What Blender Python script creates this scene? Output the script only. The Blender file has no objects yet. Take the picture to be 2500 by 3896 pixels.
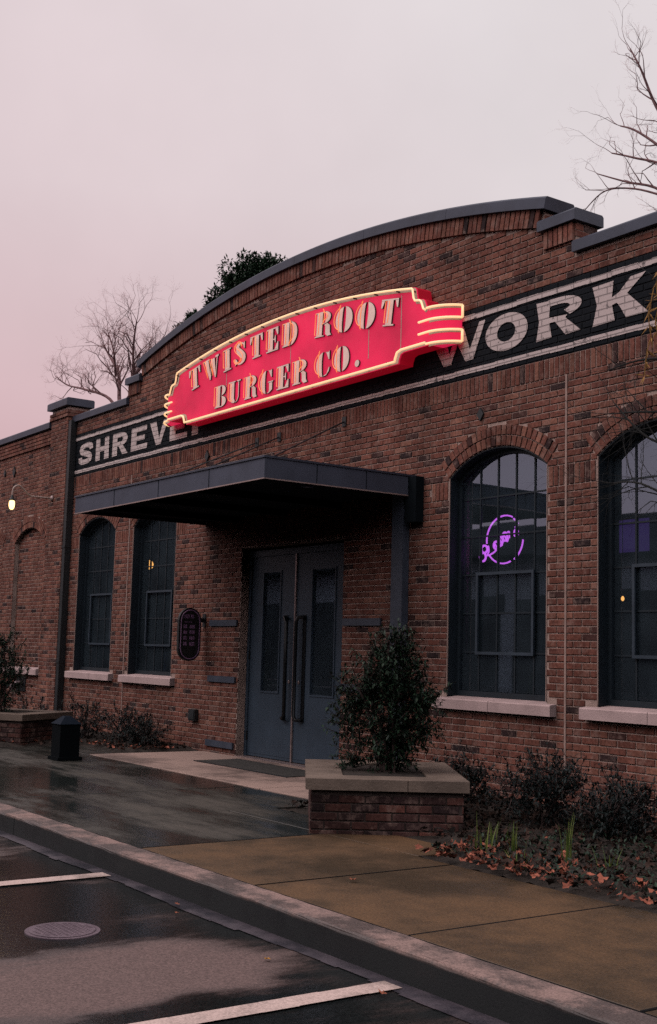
import bpy, math, random
from mathutils import Vector, Matrix, geometry
random.seed(7)
PI = math.pi
sc = bpy.context.scene
C = sc.collection

# ------------------------------------------------------------------ camera, sky, sun, exposure
CAM = Vector((0.0, -8.4725, 1.42))
YAW, PITCH, ROLL = -0.957986, 0.114786, 0.026581
fw = Vector((math.sin(YAW) * math.cos(PITCH), math.cos(YAW) * math.cos(PITCH), math.sin(PITCH)))
rt = Vector((math.cos(YAW), -math.sin(YAW), 0)); up = rt.cross(fw)
r2 = rt * math.cos(ROLL) + up * math.sin(ROLL); u2 = up * math.cos(ROLL) - rt * math.sin(ROLL)
cam = bpy.data.cameras.new('camera'); camo = bpy.data.objects.new('camera', cam); C.objects.link(camo)
m = Matrix((r2, u2, -fw)).transposed().to_4x4(); m.translation = CAM; camo.matrix_world = m
cam.sensor_fit = 'VERTICAL'; cam.sensor_height = 36.0; cam.sensor_width = 24.0; cam.lens = 42.5; cam.clip_end = 3000; cam.clip_start = 0.05
sc.camera = camo
vs = sc.view_settings; vs.view_transform = 'Standard'; vs.look = 'None'; vs.gamma = 1; vs.exposure = 0.0
sc.cycles.use_denoising = False
sc.cycles.max_bounces = 6; sc.cycles.diffuse_bounces = 0; sc.cycles.transparent_max_bounces = 12
sc.cycles.sample_clamp_indirect = 4.0

SUN_EL, SUN_AZ = math.radians(52), math.radians(205)     # veiled sun behind the camera to the left
w = bpy.data.worlds.new('World'); sc.world = w; w.use_nodes = True
nt = w.node_tree; nt.nodes.clear()
def N(t, **k):
    n = nt.nodes.new(t)
    for a, b in k.items(): setattr(n, a, b)
    return n
L = nt.links.new
out = N('ShaderNodeOutputWorld')
sky = N('ShaderNodeTexSky', sky_type='NISHITA'); sky.sun_disc = False
sky.sun_elevation = SUN_EL; sky.sun_rotation = SUN_AZ; sky.dust_density = 4.0
bg1 = N('ShaderNodeBackground'); bg1.inputs['Strength'].default_value = 0.05
L(sky.outputs[0], bg1.inputs['Color'])
tc = N('ShaderNodeTexCoord'); sep = N('ShaderNodeSeparateXYZ'); L(tc.outputs['Generated'], sep.inputs[0])
ramp = N('ShaderNodeValToRGB'); e = ramp.color_ramp.elements           # overcast: rosy near the horizon, grey above
e[0].position = 0.0; e[0].color = (0.52, 0.36, 0.38, 1)
e[1].position = 1.0; e[1].color = (0.60, 0.56, 0.575, 1)
x = ramp.color_ramp.elements.new(0.16); x.color = (0.60, 0.455, 0.475, 1)
x = ramp.color_ramp.elements.new(0.36); x.color = (0.70, 0.635, 0.65, 1)
x = ramp.color_ramp.elements.new(0.55); x.color = (0.68, 0.63, 0.645, 1)
L(sep.outputs['Z'], ramp.inputs[0])
dot = N('ShaderNodeVectorMath', operation='DOT_PRODUCT'); dot.inputs[1].default_value = (-0.98, 0.05, 0.1)
L(tc.outputs['Generated'], dot.inputs[0])
mr = N('ShaderNodeMapRange'); mr.inputs['From Min'].default_value = 0.72; mr.inputs['From Max'].default_value = 1.0
L(dot.outputs['Value'], mr.inputs['Value'])
ns = N('ShaderNodeTexNoise'); ns.inputs['Scale'].default_value = 2.2; ns.inputs['Detail'].default_value = 5; ns.inputs['Roughness'].default_value = .55
L(tc.outputs['Generated'], ns.inputs['Vector'])
nr = N('ShaderNodeMapRange'); nr.inputs['From Min'].default_value = .3; nr.inputs['From Max'].default_value = .7
nr.inputs['To Min'].default_value = .90; nr.inputs['To Max'].default_value = 1.07
L(ns.outputs['Fac'], nr.inputs['Value'])
mixp = N('ShaderNodeMix', data_type='RGBA', blend_type='MULTIPLY')
L(mr.outputs[0], mixp.inputs['Factor']); L(ramp.outputs[0], mixp.inputs['A']); mixp.inputs['B'].default_value = (1.0, .87, .89, 1)
mulc = N('ShaderNodeMix', data_type='RGBA', blend_type='MULTIPLY'); mulc.inputs['Factor'].default_value = 1
cmb = N('ShaderNodeCombineColor'); 
for i in range(3): L(nr.outputs[0], cmb.inputs[i])
L(mixp.outputs['Result'], mulc.inputs['A']); L(cmb.outputs[0], mulc.inputs['B'])
bg2 = N('ShaderNodeBackground'); bg2.inputs['Strength'].default_value = 1.12
L(mulc.outputs['Result'], bg2.inputs['Color'])
mxs = N('ShaderNodeMixShader'); mxs.inputs[0].default_value = 0.96
L(bg1.outputs[0], mxs.inputs[1]); L(bg2.outputs[0], mxs.inputs[2]); L(mxs.outputs[0], out.inputs['Surface'])

sl = bpy.data.lights.new('sun', 'SUN'); sl.energy = 0.9; sl.angle = math.radians(40); sl.color = (1.0, .85, .83)
so = bpy.data.objects.new('sun', sl); C.objects.link(so)
sd = Vector((math.sin(SUN_AZ) * math.cos(SUN_EL), math.cos(SUN_AZ) * math.cos(SUN_EL), math.sin(SUN_EL)))
so.rotation_euler = sd.to_track_quat('Z', 'Y').to_euler(); so.location = (0, -20, 20)

# ------------------------------------------------------------------ helpers
def link(o, parent=None):
    C.objects.link(o)
    if parent: o.parent = parent
    return o
class MB:
    def __init__(s): s.v = []; s.f = []; s.a = {}
    def add(s, vs, fs, **attr):
        b = len(s.v); s.v += [tuple(p) for p in vs]
        for f in fs: s.f.append(tuple(b + i for i in f))
        for k, val in attr.items(): s.a.setdefault(k, []).extend([val] * len(fs))
        return s
    def box(s, x0, x1, y0, y1, z0, z1, M=None):
        vs = [Vector((x, y, z)) for x in (x0, x1) for y in (y0, y1) for z in (z0, z1)]
        if M: vs = [M @ p for p in vs]
        return s.add(vs, [(0, 1, 3, 2), (4, 6, 7, 5), (0, 4, 5, 1), (2, 3, 7, 6), (0, 2, 6, 4), (1, 5, 7, 3)])
    def tube(s, pts, r, n=6, closed=False, cap=True):
        pts = [Vector(p) for p in pts]; k = len(pts)
        rs = r if isinstance(r, (list, tuple)) else [r] * k
        b = len(s.v); prev = None
        for i, p in enumerate(pts):
            if closed: t = pts[(i + 1) % k] - pts[i - 1]
            else: t = pts[min(i + 1, k - 1)] - pts[max(i - 1, 0)]
            if t.length < 1e-9: t = Vector((0, 0, 1))
            t.normalize()
            if prev is None:
                a = Vector((0, 0, 1)) if abs(t.z) < .9 else Vector((1, 0, 0))
                nn = t.cross(a).normalized()
            else:
                nn = prev - t * prev.dot(t)
                nn = nn.normalized() if nn.length > 1e-6 else t.orthogonal().normalized()
            prev = nn; bb = t.cross(nn)
            for j in range(n):
                q = 2 * PI * j / n
                s.v.append(tuple(p + (nn * math.cos(q) + bb * math.sin(q)) * rs[i]))
        for i in range(k if closed else k - 1):
            for j in range(n):
                a0 = b + i * n + j; a1 = b + i * n + (j + 1) % n
                i2 = (i + 1) % k
                s.f.append((a0, a1, b + i2 * n + (j + 1) % n, b + i2 * n + j))
        if cap and not closed:
            s.f.append(tuple(b + j for j in range(n))[::-1]); s.f.append(tuple(b + (k - 1) * n + j for j in range(n)))
        return s
    def lathe(s, prof, n=16, M=None):
        b = len(s.v)
        for r, z in prof:
            for j in range(n):
                p = Vector((r * math.cos(2 * PI * j / n), r * math.sin(2 * PI * j / n), z))
                s.v.append(tuple(M @ p if M else p))
        for i in range(len(prof) - 1):
            for j in range(n):
                s.f.append((b + i * n + j, b + i * n + (j + 1) % n, b + (i + 1) * n + (j + 1) % n, b + (i + 1) * n + j))
        s.f.append(tuple(b + j for j in range(n))[::-1]); s.f.append(tuple(b + (len(prof) - 1) * n + j for j in range(n)))
        return s
    def prism(s, poly, fn0, fn1, holes=()):
        """poly: 2-d outline (and holes) -> two caps joined by side walls; fn0 / fn1 turn (a, b) into 3-d"""
        loops = [list(poly)] + [list(h) for h in holes]
        flat = [p for l in loops for p in l]
        tris = geometry.tessellate_polygon([[Vector((p[0], p[1], 0)) for p in l] for l in loops])
        b = len(s.v); n = len(flat)
        s.v += [tuple(fn0(*p)) for p in flat] + [tuple(fn1(*p)) for p in flat]
        for t in tris:
            s.f.append(tuple(b + i for i in t)); s.f.append(tuple(b + n + i for i in t[::-1]))
        o = 0
        for l in loops:
            k = len(l)
            for i in range(k):
                j = (i + 1) % k
                s.f.append((b + o + i, b + o + j, b + n + o + j, b + n + o + i))
            o += k
        return s
    def build(s, name, mat, parent=None, smooth=False, recalc=True):
        me = bpy.data.meshes.new(name); me.from_pydata(s.v, [], s.f)
        for k, vals in s.a.items():
            at = me.attributes.new(k, 'FLOAT', 'FACE'); at.data.foreach_set('value', vals)
        me.materials.append(mat)
        if recalc:
            import bmesh
            bm = bmesh.new(); bm.from_mesh(me); bmesh.ops.recalc_face_normals(bm, faces=bm.faces); bm.to_mesh(me); bm.free()
        if smooth:
            me.polygons.foreach_set('use_smooth', [True] * len(me.polygons))
        return link(bpy.data.objects.new(name, me), parent)
def tag(o, label=None, cat=None, group=None, kind=None):
    if label: o['label'] = label
    if cat: o['category'] = cat
    if group: o['group'] = group
    if kind: o['kind'] = kind
    return o
def thing(name, label, cat, loc=(0, 0, 0), rz=0, group=None):
    o = bpy.data.objects.new(name, None); o.location = loc; o.rotation_euler = (0, 0, rz); o.empty_display_size = .2
    link(o); return tag(o, label, cat, group)
def keep(o):          # parent an object built in world coordinates without moving it
    p = o.parent
    o.matrix_parent_inverse = Matrix.LocRotScale(p.location, p.rotation_euler, None).inverted()
    return o

# ------------------------------------------------------------------ materials
def mat(name, col=(.5, .5, .5), rough=.6, metal=0, var=.0, vscale=6.0, bump=0.0, bscale=40, col2=None, spec=.5, emit=None, estr=0, coord='Object', detail=6):
    m = bpy.data.materials.new(name); m.use_nodes = True; t = m.node_tree; b = t.nodes['Principled BSDF']
    b.inputs['Base Color'].default_value = (*col, 1); b.inputs['Roughness'].default_value = rough; b.inputs['Metallic'].default_value = metal
    b.inputs['Specular IOR Level'].default_value = spec
    if emit: b.inputs['Emission Color'].default_value = (*emit, 1); b.inputs['Emission Strength'].default_value = estr
    tcn = t.nodes.new('ShaderNodeTexCoord')
    if var or col2:
        n = t.nodes.new('ShaderNodeTexNoise'); n.inputs['Scale'].default_value = vscale; n.inputs['Detail'].default_value = detail; n.inputs['Roughness'].default_value = .62
        t.links.new(tcn.outputs[coord], n.inputs['Vector'])
        r = t.nodes.new('ShaderNodeValToRGB'); r.color_ramp.elements[0].position = .32; r.color_ramp.elements[1].position = .7
        c2 = col2 or tuple(c * (1 - var) for c in col)
        c1 = col if col2 else tuple(min(1, c * (1 + var)) for c in col)
        r.color_ramp.elements[0].color = (*c2, 1); r.color_ramp.elements[1].color = (*c1, 1)
        t.links.new(n.outputs['Fac'], r.inputs[0]); t.links.new(r.outputs[0], b.inputs['Base Color'])
    if bump:
        n2 = t.nodes.new('ShaderNodeTexNoise'); n2.inputs['Scale'].default_value = bscale; n2.inputs['Detail'].default_value = 4
        t.links.new(tcn.outputs[coord], n2.inputs['Vector'])
        bp = t.nodes.new('ShaderNodeBump'); bp.inputs['Strength'].default_value = bump; bp.inputs['Distance'].default_value = .01
        t.links.new(n2.outputs['Fac'], bp.inputs['Height']); t.links.new(bp.outputs[0], b.inputs['Normal'])
    return m
def nodes(m): return m.node_tree.nodes, m.node_tree.links.new, m.node_tree.nodes['Principled BSDF']

# brick: each brick has its own tint (face attribute in the joined brickwork, object property on the single ones)
M_BRICK = mat('brick', rough=.85)
nd, lk, b = nodes(M_BRICK)
a1 = nd.new('ShaderNodeAttribute'); a1.attribute_name = 'tint'
a2 = nd.new('ShaderNodeAttribute'); a2.attribute_type = 'OBJECT'; a2.attribute_name = 'tint'
ad = nd.new('ShaderNodeMath'); ad.operation = 'ADD'; lk(a1.outputs['Fac'], ad.inputs[0]); lk(a2.outputs['Fac'], ad.inputs[1])
rp = nd.new('ShaderNodeValToRGB'); el = rp.color_ramp.elements
el[0].position = 0; el[0].color = (.026, .019, .022, 1); el[1].position = 1; el[1].color = (.37, .165, .118, 1)
for p, c in ((.15, (.06, .033, .033)), (.34, (.185, .070, .054)), (.6, (.245, .092, .068)), (.82, (.285, .124, .09))):
    q = el.new(p); q.color = (*c, 1)
lk(ad.outputs[0], rp.inputs[0])
gm = nd.new('ShaderNodeNewGeometry')
n1 = nd.new('ShaderNodeTexNoise'); n1.inputs['Scale'].default_value = 1.3; n1.inputs['Detail'].default_value = 5; lk(gm.outputs['Position'], n1.inputs['Vector'])
mr1 = nd.new('ShaderNodeMapRange'); mr1.inputs['From Min'].default_value = .3; mr1.inputs['From Max'].default_value = .72; mr1.inputs['To Min'].default_value = .72; mr1.inputs['To Max'].default_value = 1.2
lk(n1.outputs['Fac'], mr1.inputs['Value'])
n2 = nd.new('ShaderNodeTexNoise'); n2.inputs['Scale'].default_value = 38; n2.inputs['Detail'].default_value = 4; lk(gm.outputs['Position'], n2.inputs['Vector'])
mr2 = nd.new('ShaderNodeMapRange'); mr2.inputs['From Min'].default_value = .25; mr2.inputs['From Max'].default_value = .75; mr2.inputs['To Min'].default_value = .62; mr2.inputs['To Max'].default_value = 1.35
lk(n2.outputs['Fac'], mr2.inputs['Value'])
mps = nd.new('ShaderNodeMapping'); mps.inputs['Scale'].default_value = (2.6, 1, .28); lk(gm.outputs['Position'], mps.inputs[0])
ns4 = nd.new('ShaderNodeTexNoise'); ns4.inputs['Scale'].default_value = 1.6; ns4.inputs['Detail'].default_value = 6; ns4.inputs['Roughness'].default_value = .65; lk(mps.outputs[0], ns4.inputs['Vector'])
mr4 = nd.new('ShaderNodeMapRange'); mr4.inputs['From Min'].default_value = .35; mr4.inputs['From Max'].default_value = .68; mr4.inputs['To Min'].default_value = .66; mr4.inputs['To Max'].default_value = 1.22; lk(ns4.outputs['Fac'], mr4.inputs['Value'])
m5 = nd.new('ShaderNodeMath'); m5.operation = 'MULTIPLY'; lk(mr4.outputs[0], m5.inputs[0]); lk(mr1.outputs[0], m5.inputs[1])
mm = nd.new('ShaderNodeMath'); mm.operation = 'MULTIPLY'; lk(m5.outputs[0], mm.inputs[0]); lk(mr2.outputs[0], mm.inputs[1])
hv = nd.new('ShaderNodeVectorMath'); hv.operation = 'SCALE'; lk(rp.outputs[0], hv.inputs[0]); lk(mm.outputs[0], hv.inputs['Scale'])
# smeared mortar on some faces
n3 = nd.new('ShaderNodeTexNoise'); n3.inputs['Scale'].default_value = 9; n3.inputs['Detail'].default_value = 7; n3.inputs['Roughness'].default_value = .7; lk(gm.outputs['Position'], n3.inputs['Vector'])
mr3 = nd.new('ShaderNodeMapRange'); mr3.inputs['From Min'].default_value = .50; mr3.inputs['From Max'].default_value = .70; mr3.inputs['To Max'].default_value = .6
lk(n3.outputs['Fac'], mr3.inputs['Value'])
mxm = nd.new('ShaderNodeMix'); mxm.data_type = 'RGBA'; lk(mr3.outputs[0], mxm.inputs['Factor']); lk(hv.outputs[0], mxm.inputs['A']); mxm.inputs['B'].default_value = (.40, .265, .225, 1)
# black paint band
p1 = nd.new('ShaderNodeAttribute'); p1.attribute_name = 'paint'
p2 = nd.new('ShaderNodeAttribute'); p2.attribute_type = 'OBJECT'; p2.attribute_name = 'paint'
pa = nd.new('ShaderNodeMath'); pa.operation = 'ADD'; lk(p1.outputs['Fac'], pa.inputs[0]); lk(p2.outputs['Fac'], pa.inputs[1])
wr = nd.new('ShaderNodeMapRange'); wr.inputs['From Min'].default_value = .66; wr.inputs['From Max'].default_value = .80; wr.inputs['To Min'].default_value = 1; wr.inputs['To Max'].default_value = .6
b.inputs['Specular IOR Level'].default_value = .22
lk(n3.outputs['Fac'], wr.inputs['Value'])
pm = nd.new('ShaderNodeMath'); pm.operation = 'MULTIPLY'; lk(pa.outputs[0], pm.inputs[0]); lk(wr.outputs[0], pm.inputs[1])
mxb = nd.new('ShaderNodeMix'); mxb.data_type = 'RGBA'; lk(pm.outputs[0], mxb.inputs['Factor']); lk(mxm.outputs['Result'], mxb.inputs['A']); mxb.inputs['B'].default_value = (.007, .010, .015, 1)
lk(mxb.outputs['Result'], b.inputs['Base Color'])
bp = nd.new('ShaderNodeBump'); bp.inputs['Strength'].default_value = .5; bp.inputs['Distance'].default_value = .006
lk(n2.outputs['Fac'], bp.inputs['Height']); lk(bp.outputs[0], b.inputs['Normal'])

M_MORTAR = mat('mortar', (.54, .385, .335), .95, var=.3, vscale=5, bump=.6, bscale=120)
M_BLACK = mat('black_paint', (.007, .010, .015), .9, var=.3, vscale=9, bump=.3, bscale=90)
M_COPING = mat('slate_metal', (.06, .07, .105), .5, metal=.15, var=.22, vscale=4)
M_STEEL = mat('steel_frame', (.010, .020, .030), .6, var=.2, vscale=5)
M_SASH = mat('sash_steel', (.045, .065, .09), .4, var=.2)
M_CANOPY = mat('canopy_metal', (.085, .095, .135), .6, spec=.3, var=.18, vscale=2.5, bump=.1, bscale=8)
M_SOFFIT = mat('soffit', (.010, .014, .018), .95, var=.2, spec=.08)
M_EDGE = mat('canopy_drip_edge', (.42, .30, .28), .4, var=.2)
M_STONE = mat('cast_stone', (.60, .44, .43), .8, var=.16, vscale=3, bump=.3, bscale=60)
M_CAP = mat('planter_cap_stone', (.21, .158, .128), .6, var=.35, vscale=3, bump=.35, bscale=50)
M_DOOR = mat('door_paint', (.055, .082, .118), .5, var=.15, vscale=3, spec=.3)
M_STRAP = mat('strap_steel', (.065, .08, .115), .5, var=.2)
M_JOINT = mat('sealant', (.46, .32, .28), .9, var=.2, vscale=12)
M_DARK = mat('dark_metal', (.022, .026, .03), .5, var=.3)
M_HANDLE = mat('dark_bronze', (.012, .014, .017), .3, metal=.3)
M_ASTR = mat('astragal', (.42, .32, .31), .35, metal=.4, var=.3, vscale=14)
M_INT = mat('interior_wall', (.06, .07, .08), .9, var=.2, vscale=2)
M_INTF = mat('interior_floor', (.06, .05, .045), .5, var=.3, vscale=3)
M_SOIL = mat('soil', (.035, .026, .021), .95, var=.5, vscale=9, bump=1, bscale=30)
M_TREEBARK = mat('tree_bark', (.22, .12, .125), .9, var=.35, vscale=8)
M_BARK = mat('bark', (.085, .055, .052), .9, var=.35, vscale=20)
M_TWIG = mat('twig', (.52, .22, .22), .9, var=.3, vscale=20)
M_FTWIG = mat('front_twig', (.012, .013, .013), .9, var=.3, vscale=20)
M_YTWIG = mat('dry_twig', (.40, .21, .06), .8, var=.3, vscale=20)

def leafmat(name, c1, c2, rough=.5, spec=.35):
    m = bpy.data.materials.new(name); m.use_nodes = True; nd, lk, b = nodes(m)
    g = nd.new('ShaderNodeNewGeometry'); r = nd.new('ShaderNodeValToRGB')
    r.color_ramp.elements[0].color = (*c1, 1); r.color_ramp.elements[1].color = (*c2, 1)
    lk(g.outputs['Random Per Island'], r.inputs[0]); lk(r.outputs[0], b.inputs['Base Color'])
    b.inputs['Roughness'].default_value = rough; b.inputs['Specular IOR Level'].default_value = spec
    return m
M_LEAF = leafmat('shrub_leaf', (.006, .015, .014), (.030, .070, .036))
M_LEAF2 = leafmat('bed_leaf', (.006, .012, .014), (.018, .032, .03))
M_EVER = leafmat('evergreen_leaf', (.008, .03, .016), (.03, .075, .035))
M_BLADE = leafmat('grass_blade', (.06, .12, .02), (.20, .25, .06))
M_LITTER = leafmat('dead_leaf', (.12, .035, .022), (.60, .19, .12), .8)
M_LITTERD = leafmat('dark_litter', (.015, .014, .013), (.07, .035, .025), .8)
M_RED = mat('dead_leaf_red', (.42, .13, .07), .8, var=.3, vscale=20)
M_YEL = mat('dead_leaf_yellow', (.55, .25, .03), .7, var=.3, vscale=20)

# glass: clear pane with a mirror-like skin
M_GLASS = bpy.data.materials.new('window_glass'); M_GLASS.use_nodes = True
nd = M_GLASS.node_tree.nodes; lk = M_GLASS.node_tree.links.new; nd.clear()
o_ = nd.new('ShaderNodeOutputMaterial'); tr = nd.new('ShaderNodeBsdfTransparent'); tr.inputs[0].default_value = (.72, .78, .80, 1)
gl = nd.new('ShaderNodeBsdfGlossy'); gl.inputs['Roughness'].default_value = .015; gl.inputs['Color'].default_value = (.66, .80, 1, 1)
fr = nd.new('ShaderNodeFresnel'); fr.inputs['IOR'].default_value = 3.0
mx = nd.new('ShaderNodeMixShader'); lk(fr.outputs[0], mx.inputs[0]); lk(tr.outputs[0], mx.inputs[1]); lk(gl.outputs[0], mx.inputs[2]); df = nd.new('ShaderNodeBsdfDiffuse'); df.inputs['Color'].default_value = (.22, .31, .38, 1)
gg = nd.new('ShaderNodeNewGeometry'); dn_ = nd.new('ShaderNodeTexNoise'); dn_.inputs['Scale'].default_value = 2.5; dn_.inputs['Detail'].default_value = 6; lk(gg.outputs['Position'], dn_.inputs['Vector'])
dm = nd.new('ShaderNodeMapRange'); dm.inputs['To Min'].default_value = .0; dm.inputs['To Max'].default_value = .16; lk(dn_.outputs['Fac'], dm.inputs['Value'])
mx2 = nd.new('ShaderNodeMixShader'); lk(dm.outputs[0], mx2.inputs[0]); lk(mx.outputs[0], mx2.inputs[1]); lk(df.outputs[0], mx2.inputs[2]); lk(mx2.outputs[0], o_.inputs[0])

def emit(name, col, s, base=None):
    m = mat(name, base or col, .4, emit=col, estr=s); return m
M_NEON_Y = emit('neon_pale_yellow', (1.0, .60, .30), .95, (.8, .7, .5))
M_NEON_O = emit('neon_orange', (1.0, .24, .08), .8, (.8, .3, .1))
M_NEON_P = emit('neon_purple', (.70, .14, .92), 1.5, (.5, .1, .7))
M_BULB = emit('bulb_warm', (1.0, .66, .25), 3.2)
M_PEND = emit('pendant_warm', (1.0, .45, .12), 2.2)
M_SIGN = mat('sign_red_face', (.50, .010, .055), .5, emit=(1.0, .022, .10), estr=.45, spec=.25)
nd, lk, b = nodes(M_SIGN)          # face glow stands in for neon light falling on it, varied by noise
g = nd.new('ShaderNodeTexCoord'); n = nd.new('ShaderNodeTexNoise'); n.inputs['Scale'].default_value = 1.4; n.inputs['Detail'].default_value = 3
lk(g.outputs['Object'], n.inputs['Vector']); q = nd.new('ShaderNodeMapRange'); q.inputs['From Min'].default_value = .3; q.inputs['From Max'].default_value = .7; q.inputs['To Min'].default_value = .30; q.inputs['To Max'].default_value = .66
lk(n.outputs['Fac'], q.inputs['Value']); lk(q.outputs[0], b.inputs['Emission Strength'])
M_SIGNSIDE = mat('sign_red_side', (.50, .008, .035), .5, var=.15, emit=(1.0, .01, .04), estr=.16)
M_PALE = mat('pale_trim', (.62, .46, .40), .6, var=.2, vscale=8)
M_LETTER = mat('channel_letter', (.74, .56, .52), .55, var=.18, vscale=9, bump=.2, bscale=40, emit=(1.0, .62, .52), estr=.27)  # faint glow stands in for the neon light on the letters
M_LETTERSIDE = mat('letter_side', (.05, .05, .055), .6)

# worn white paint over the brick courses
M_PAINT = mat('old_white_paint', rough=.85); nd, lk, b = nodes(M_PAINT)
g = nd.new('ShaderNodeNewGeometry'); sx = nd.new('ShaderNodeSeparateXYZ'); lk(g.outputs['Position'], sx.inputs[0])
cx = nd.new('ShaderNodeCombineXYZ'); lk(sx.outputs['X'], cx.inputs[0]); lk(sx.outputs['Z'], cx.inputs[1])
bt = nd.new('ShaderNodeTexBrick'); bt.inputs['Scale'].default_value = 1; bt.inputs['Brick Width'].default_value = .2132; bt.inputs['Row Height'].default_value = .0677; bt.inputs['Mortar Size'].default_value = .006
mpn = nd.new('ShaderNodeMapping'); mpn.inputs['Location'].default_value = (0, .0455, 0); lk(cx.outputs[0], mpn.inputs[0]); lk(mpn.outputs[0], bt.inputs['Vector'])
n = nd.new('ShaderNodeTexNoise'); n.inputs['Scale'].default_value = 11; n.inputs['Detail'].default_value = 8; n.inputs['Roughness'].default_value = .75; lk(g.outputs['Position'], n.inputs['Vector'])
r = nd.new('ShaderNodeMapRange'); r.inputs['From Min'].default_value = .57; r.inputs['From Max'].default_value = .64; lk(n.outputs['Fac'], r.inputs['Value'])
n0 = nd.new('ShaderNodeTexNoise'); n0.inputs['Scale'].default_value = 3; lk(g.outputs['Position'], n0.inputs['Vector'])
r0 = nd.new('ShaderNodeValToRGB'); r0.color_ramp.elements[0].color = (.66, .53, .515, 1); r0.color_ramp.elements[1].color = (.86, .73, .71, 1); lk(n0.outputs['Fac'], r0.inputs[0])
m1_ = nd.new('ShaderNodeMix'); m1_.data_type = 'RGBA'; m1_.inputs['B'].default_value = (.035, .032, .036, 1)
ml = nd.new('ShaderNodeMath'); ml.operation = 'MULTIPLY'; ml.inputs[1].default_value = .92; lk(r.outputs[0], ml.inputs[0])
bf = nd.new('ShaderNodeMath'); bf.operation = 'MULTIPLY'; bf.inputs[1].default_value = .55; lk(bt.outputs['Fac'], bf.inputs[0])
mx_ = nd.new('ShaderNodeMath'); mx_.operation = 'MAXIMUM'; lk(ml.outputs[0], mx_.inputs[0]); lk(bf.outputs[0], mx_.inputs[1])
lk(mx_.outputs[0], m1_.inputs['Factor']); lk(r0.outputs[0], m1_.inputs['A']); lk(m1_.outputs['Result'], b.inputs['Base Color'])
bp = nd.new('ShaderNodeBump'); bp.invert = True; bp.inputs['Distance'].default_value = .008; bp.inputs['Strength'].default_value = .8; lk(bt.outputs['Fac'], bp.inputs['Height']); lk(bp.outputs[0], b.inputs['Normal'])

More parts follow.
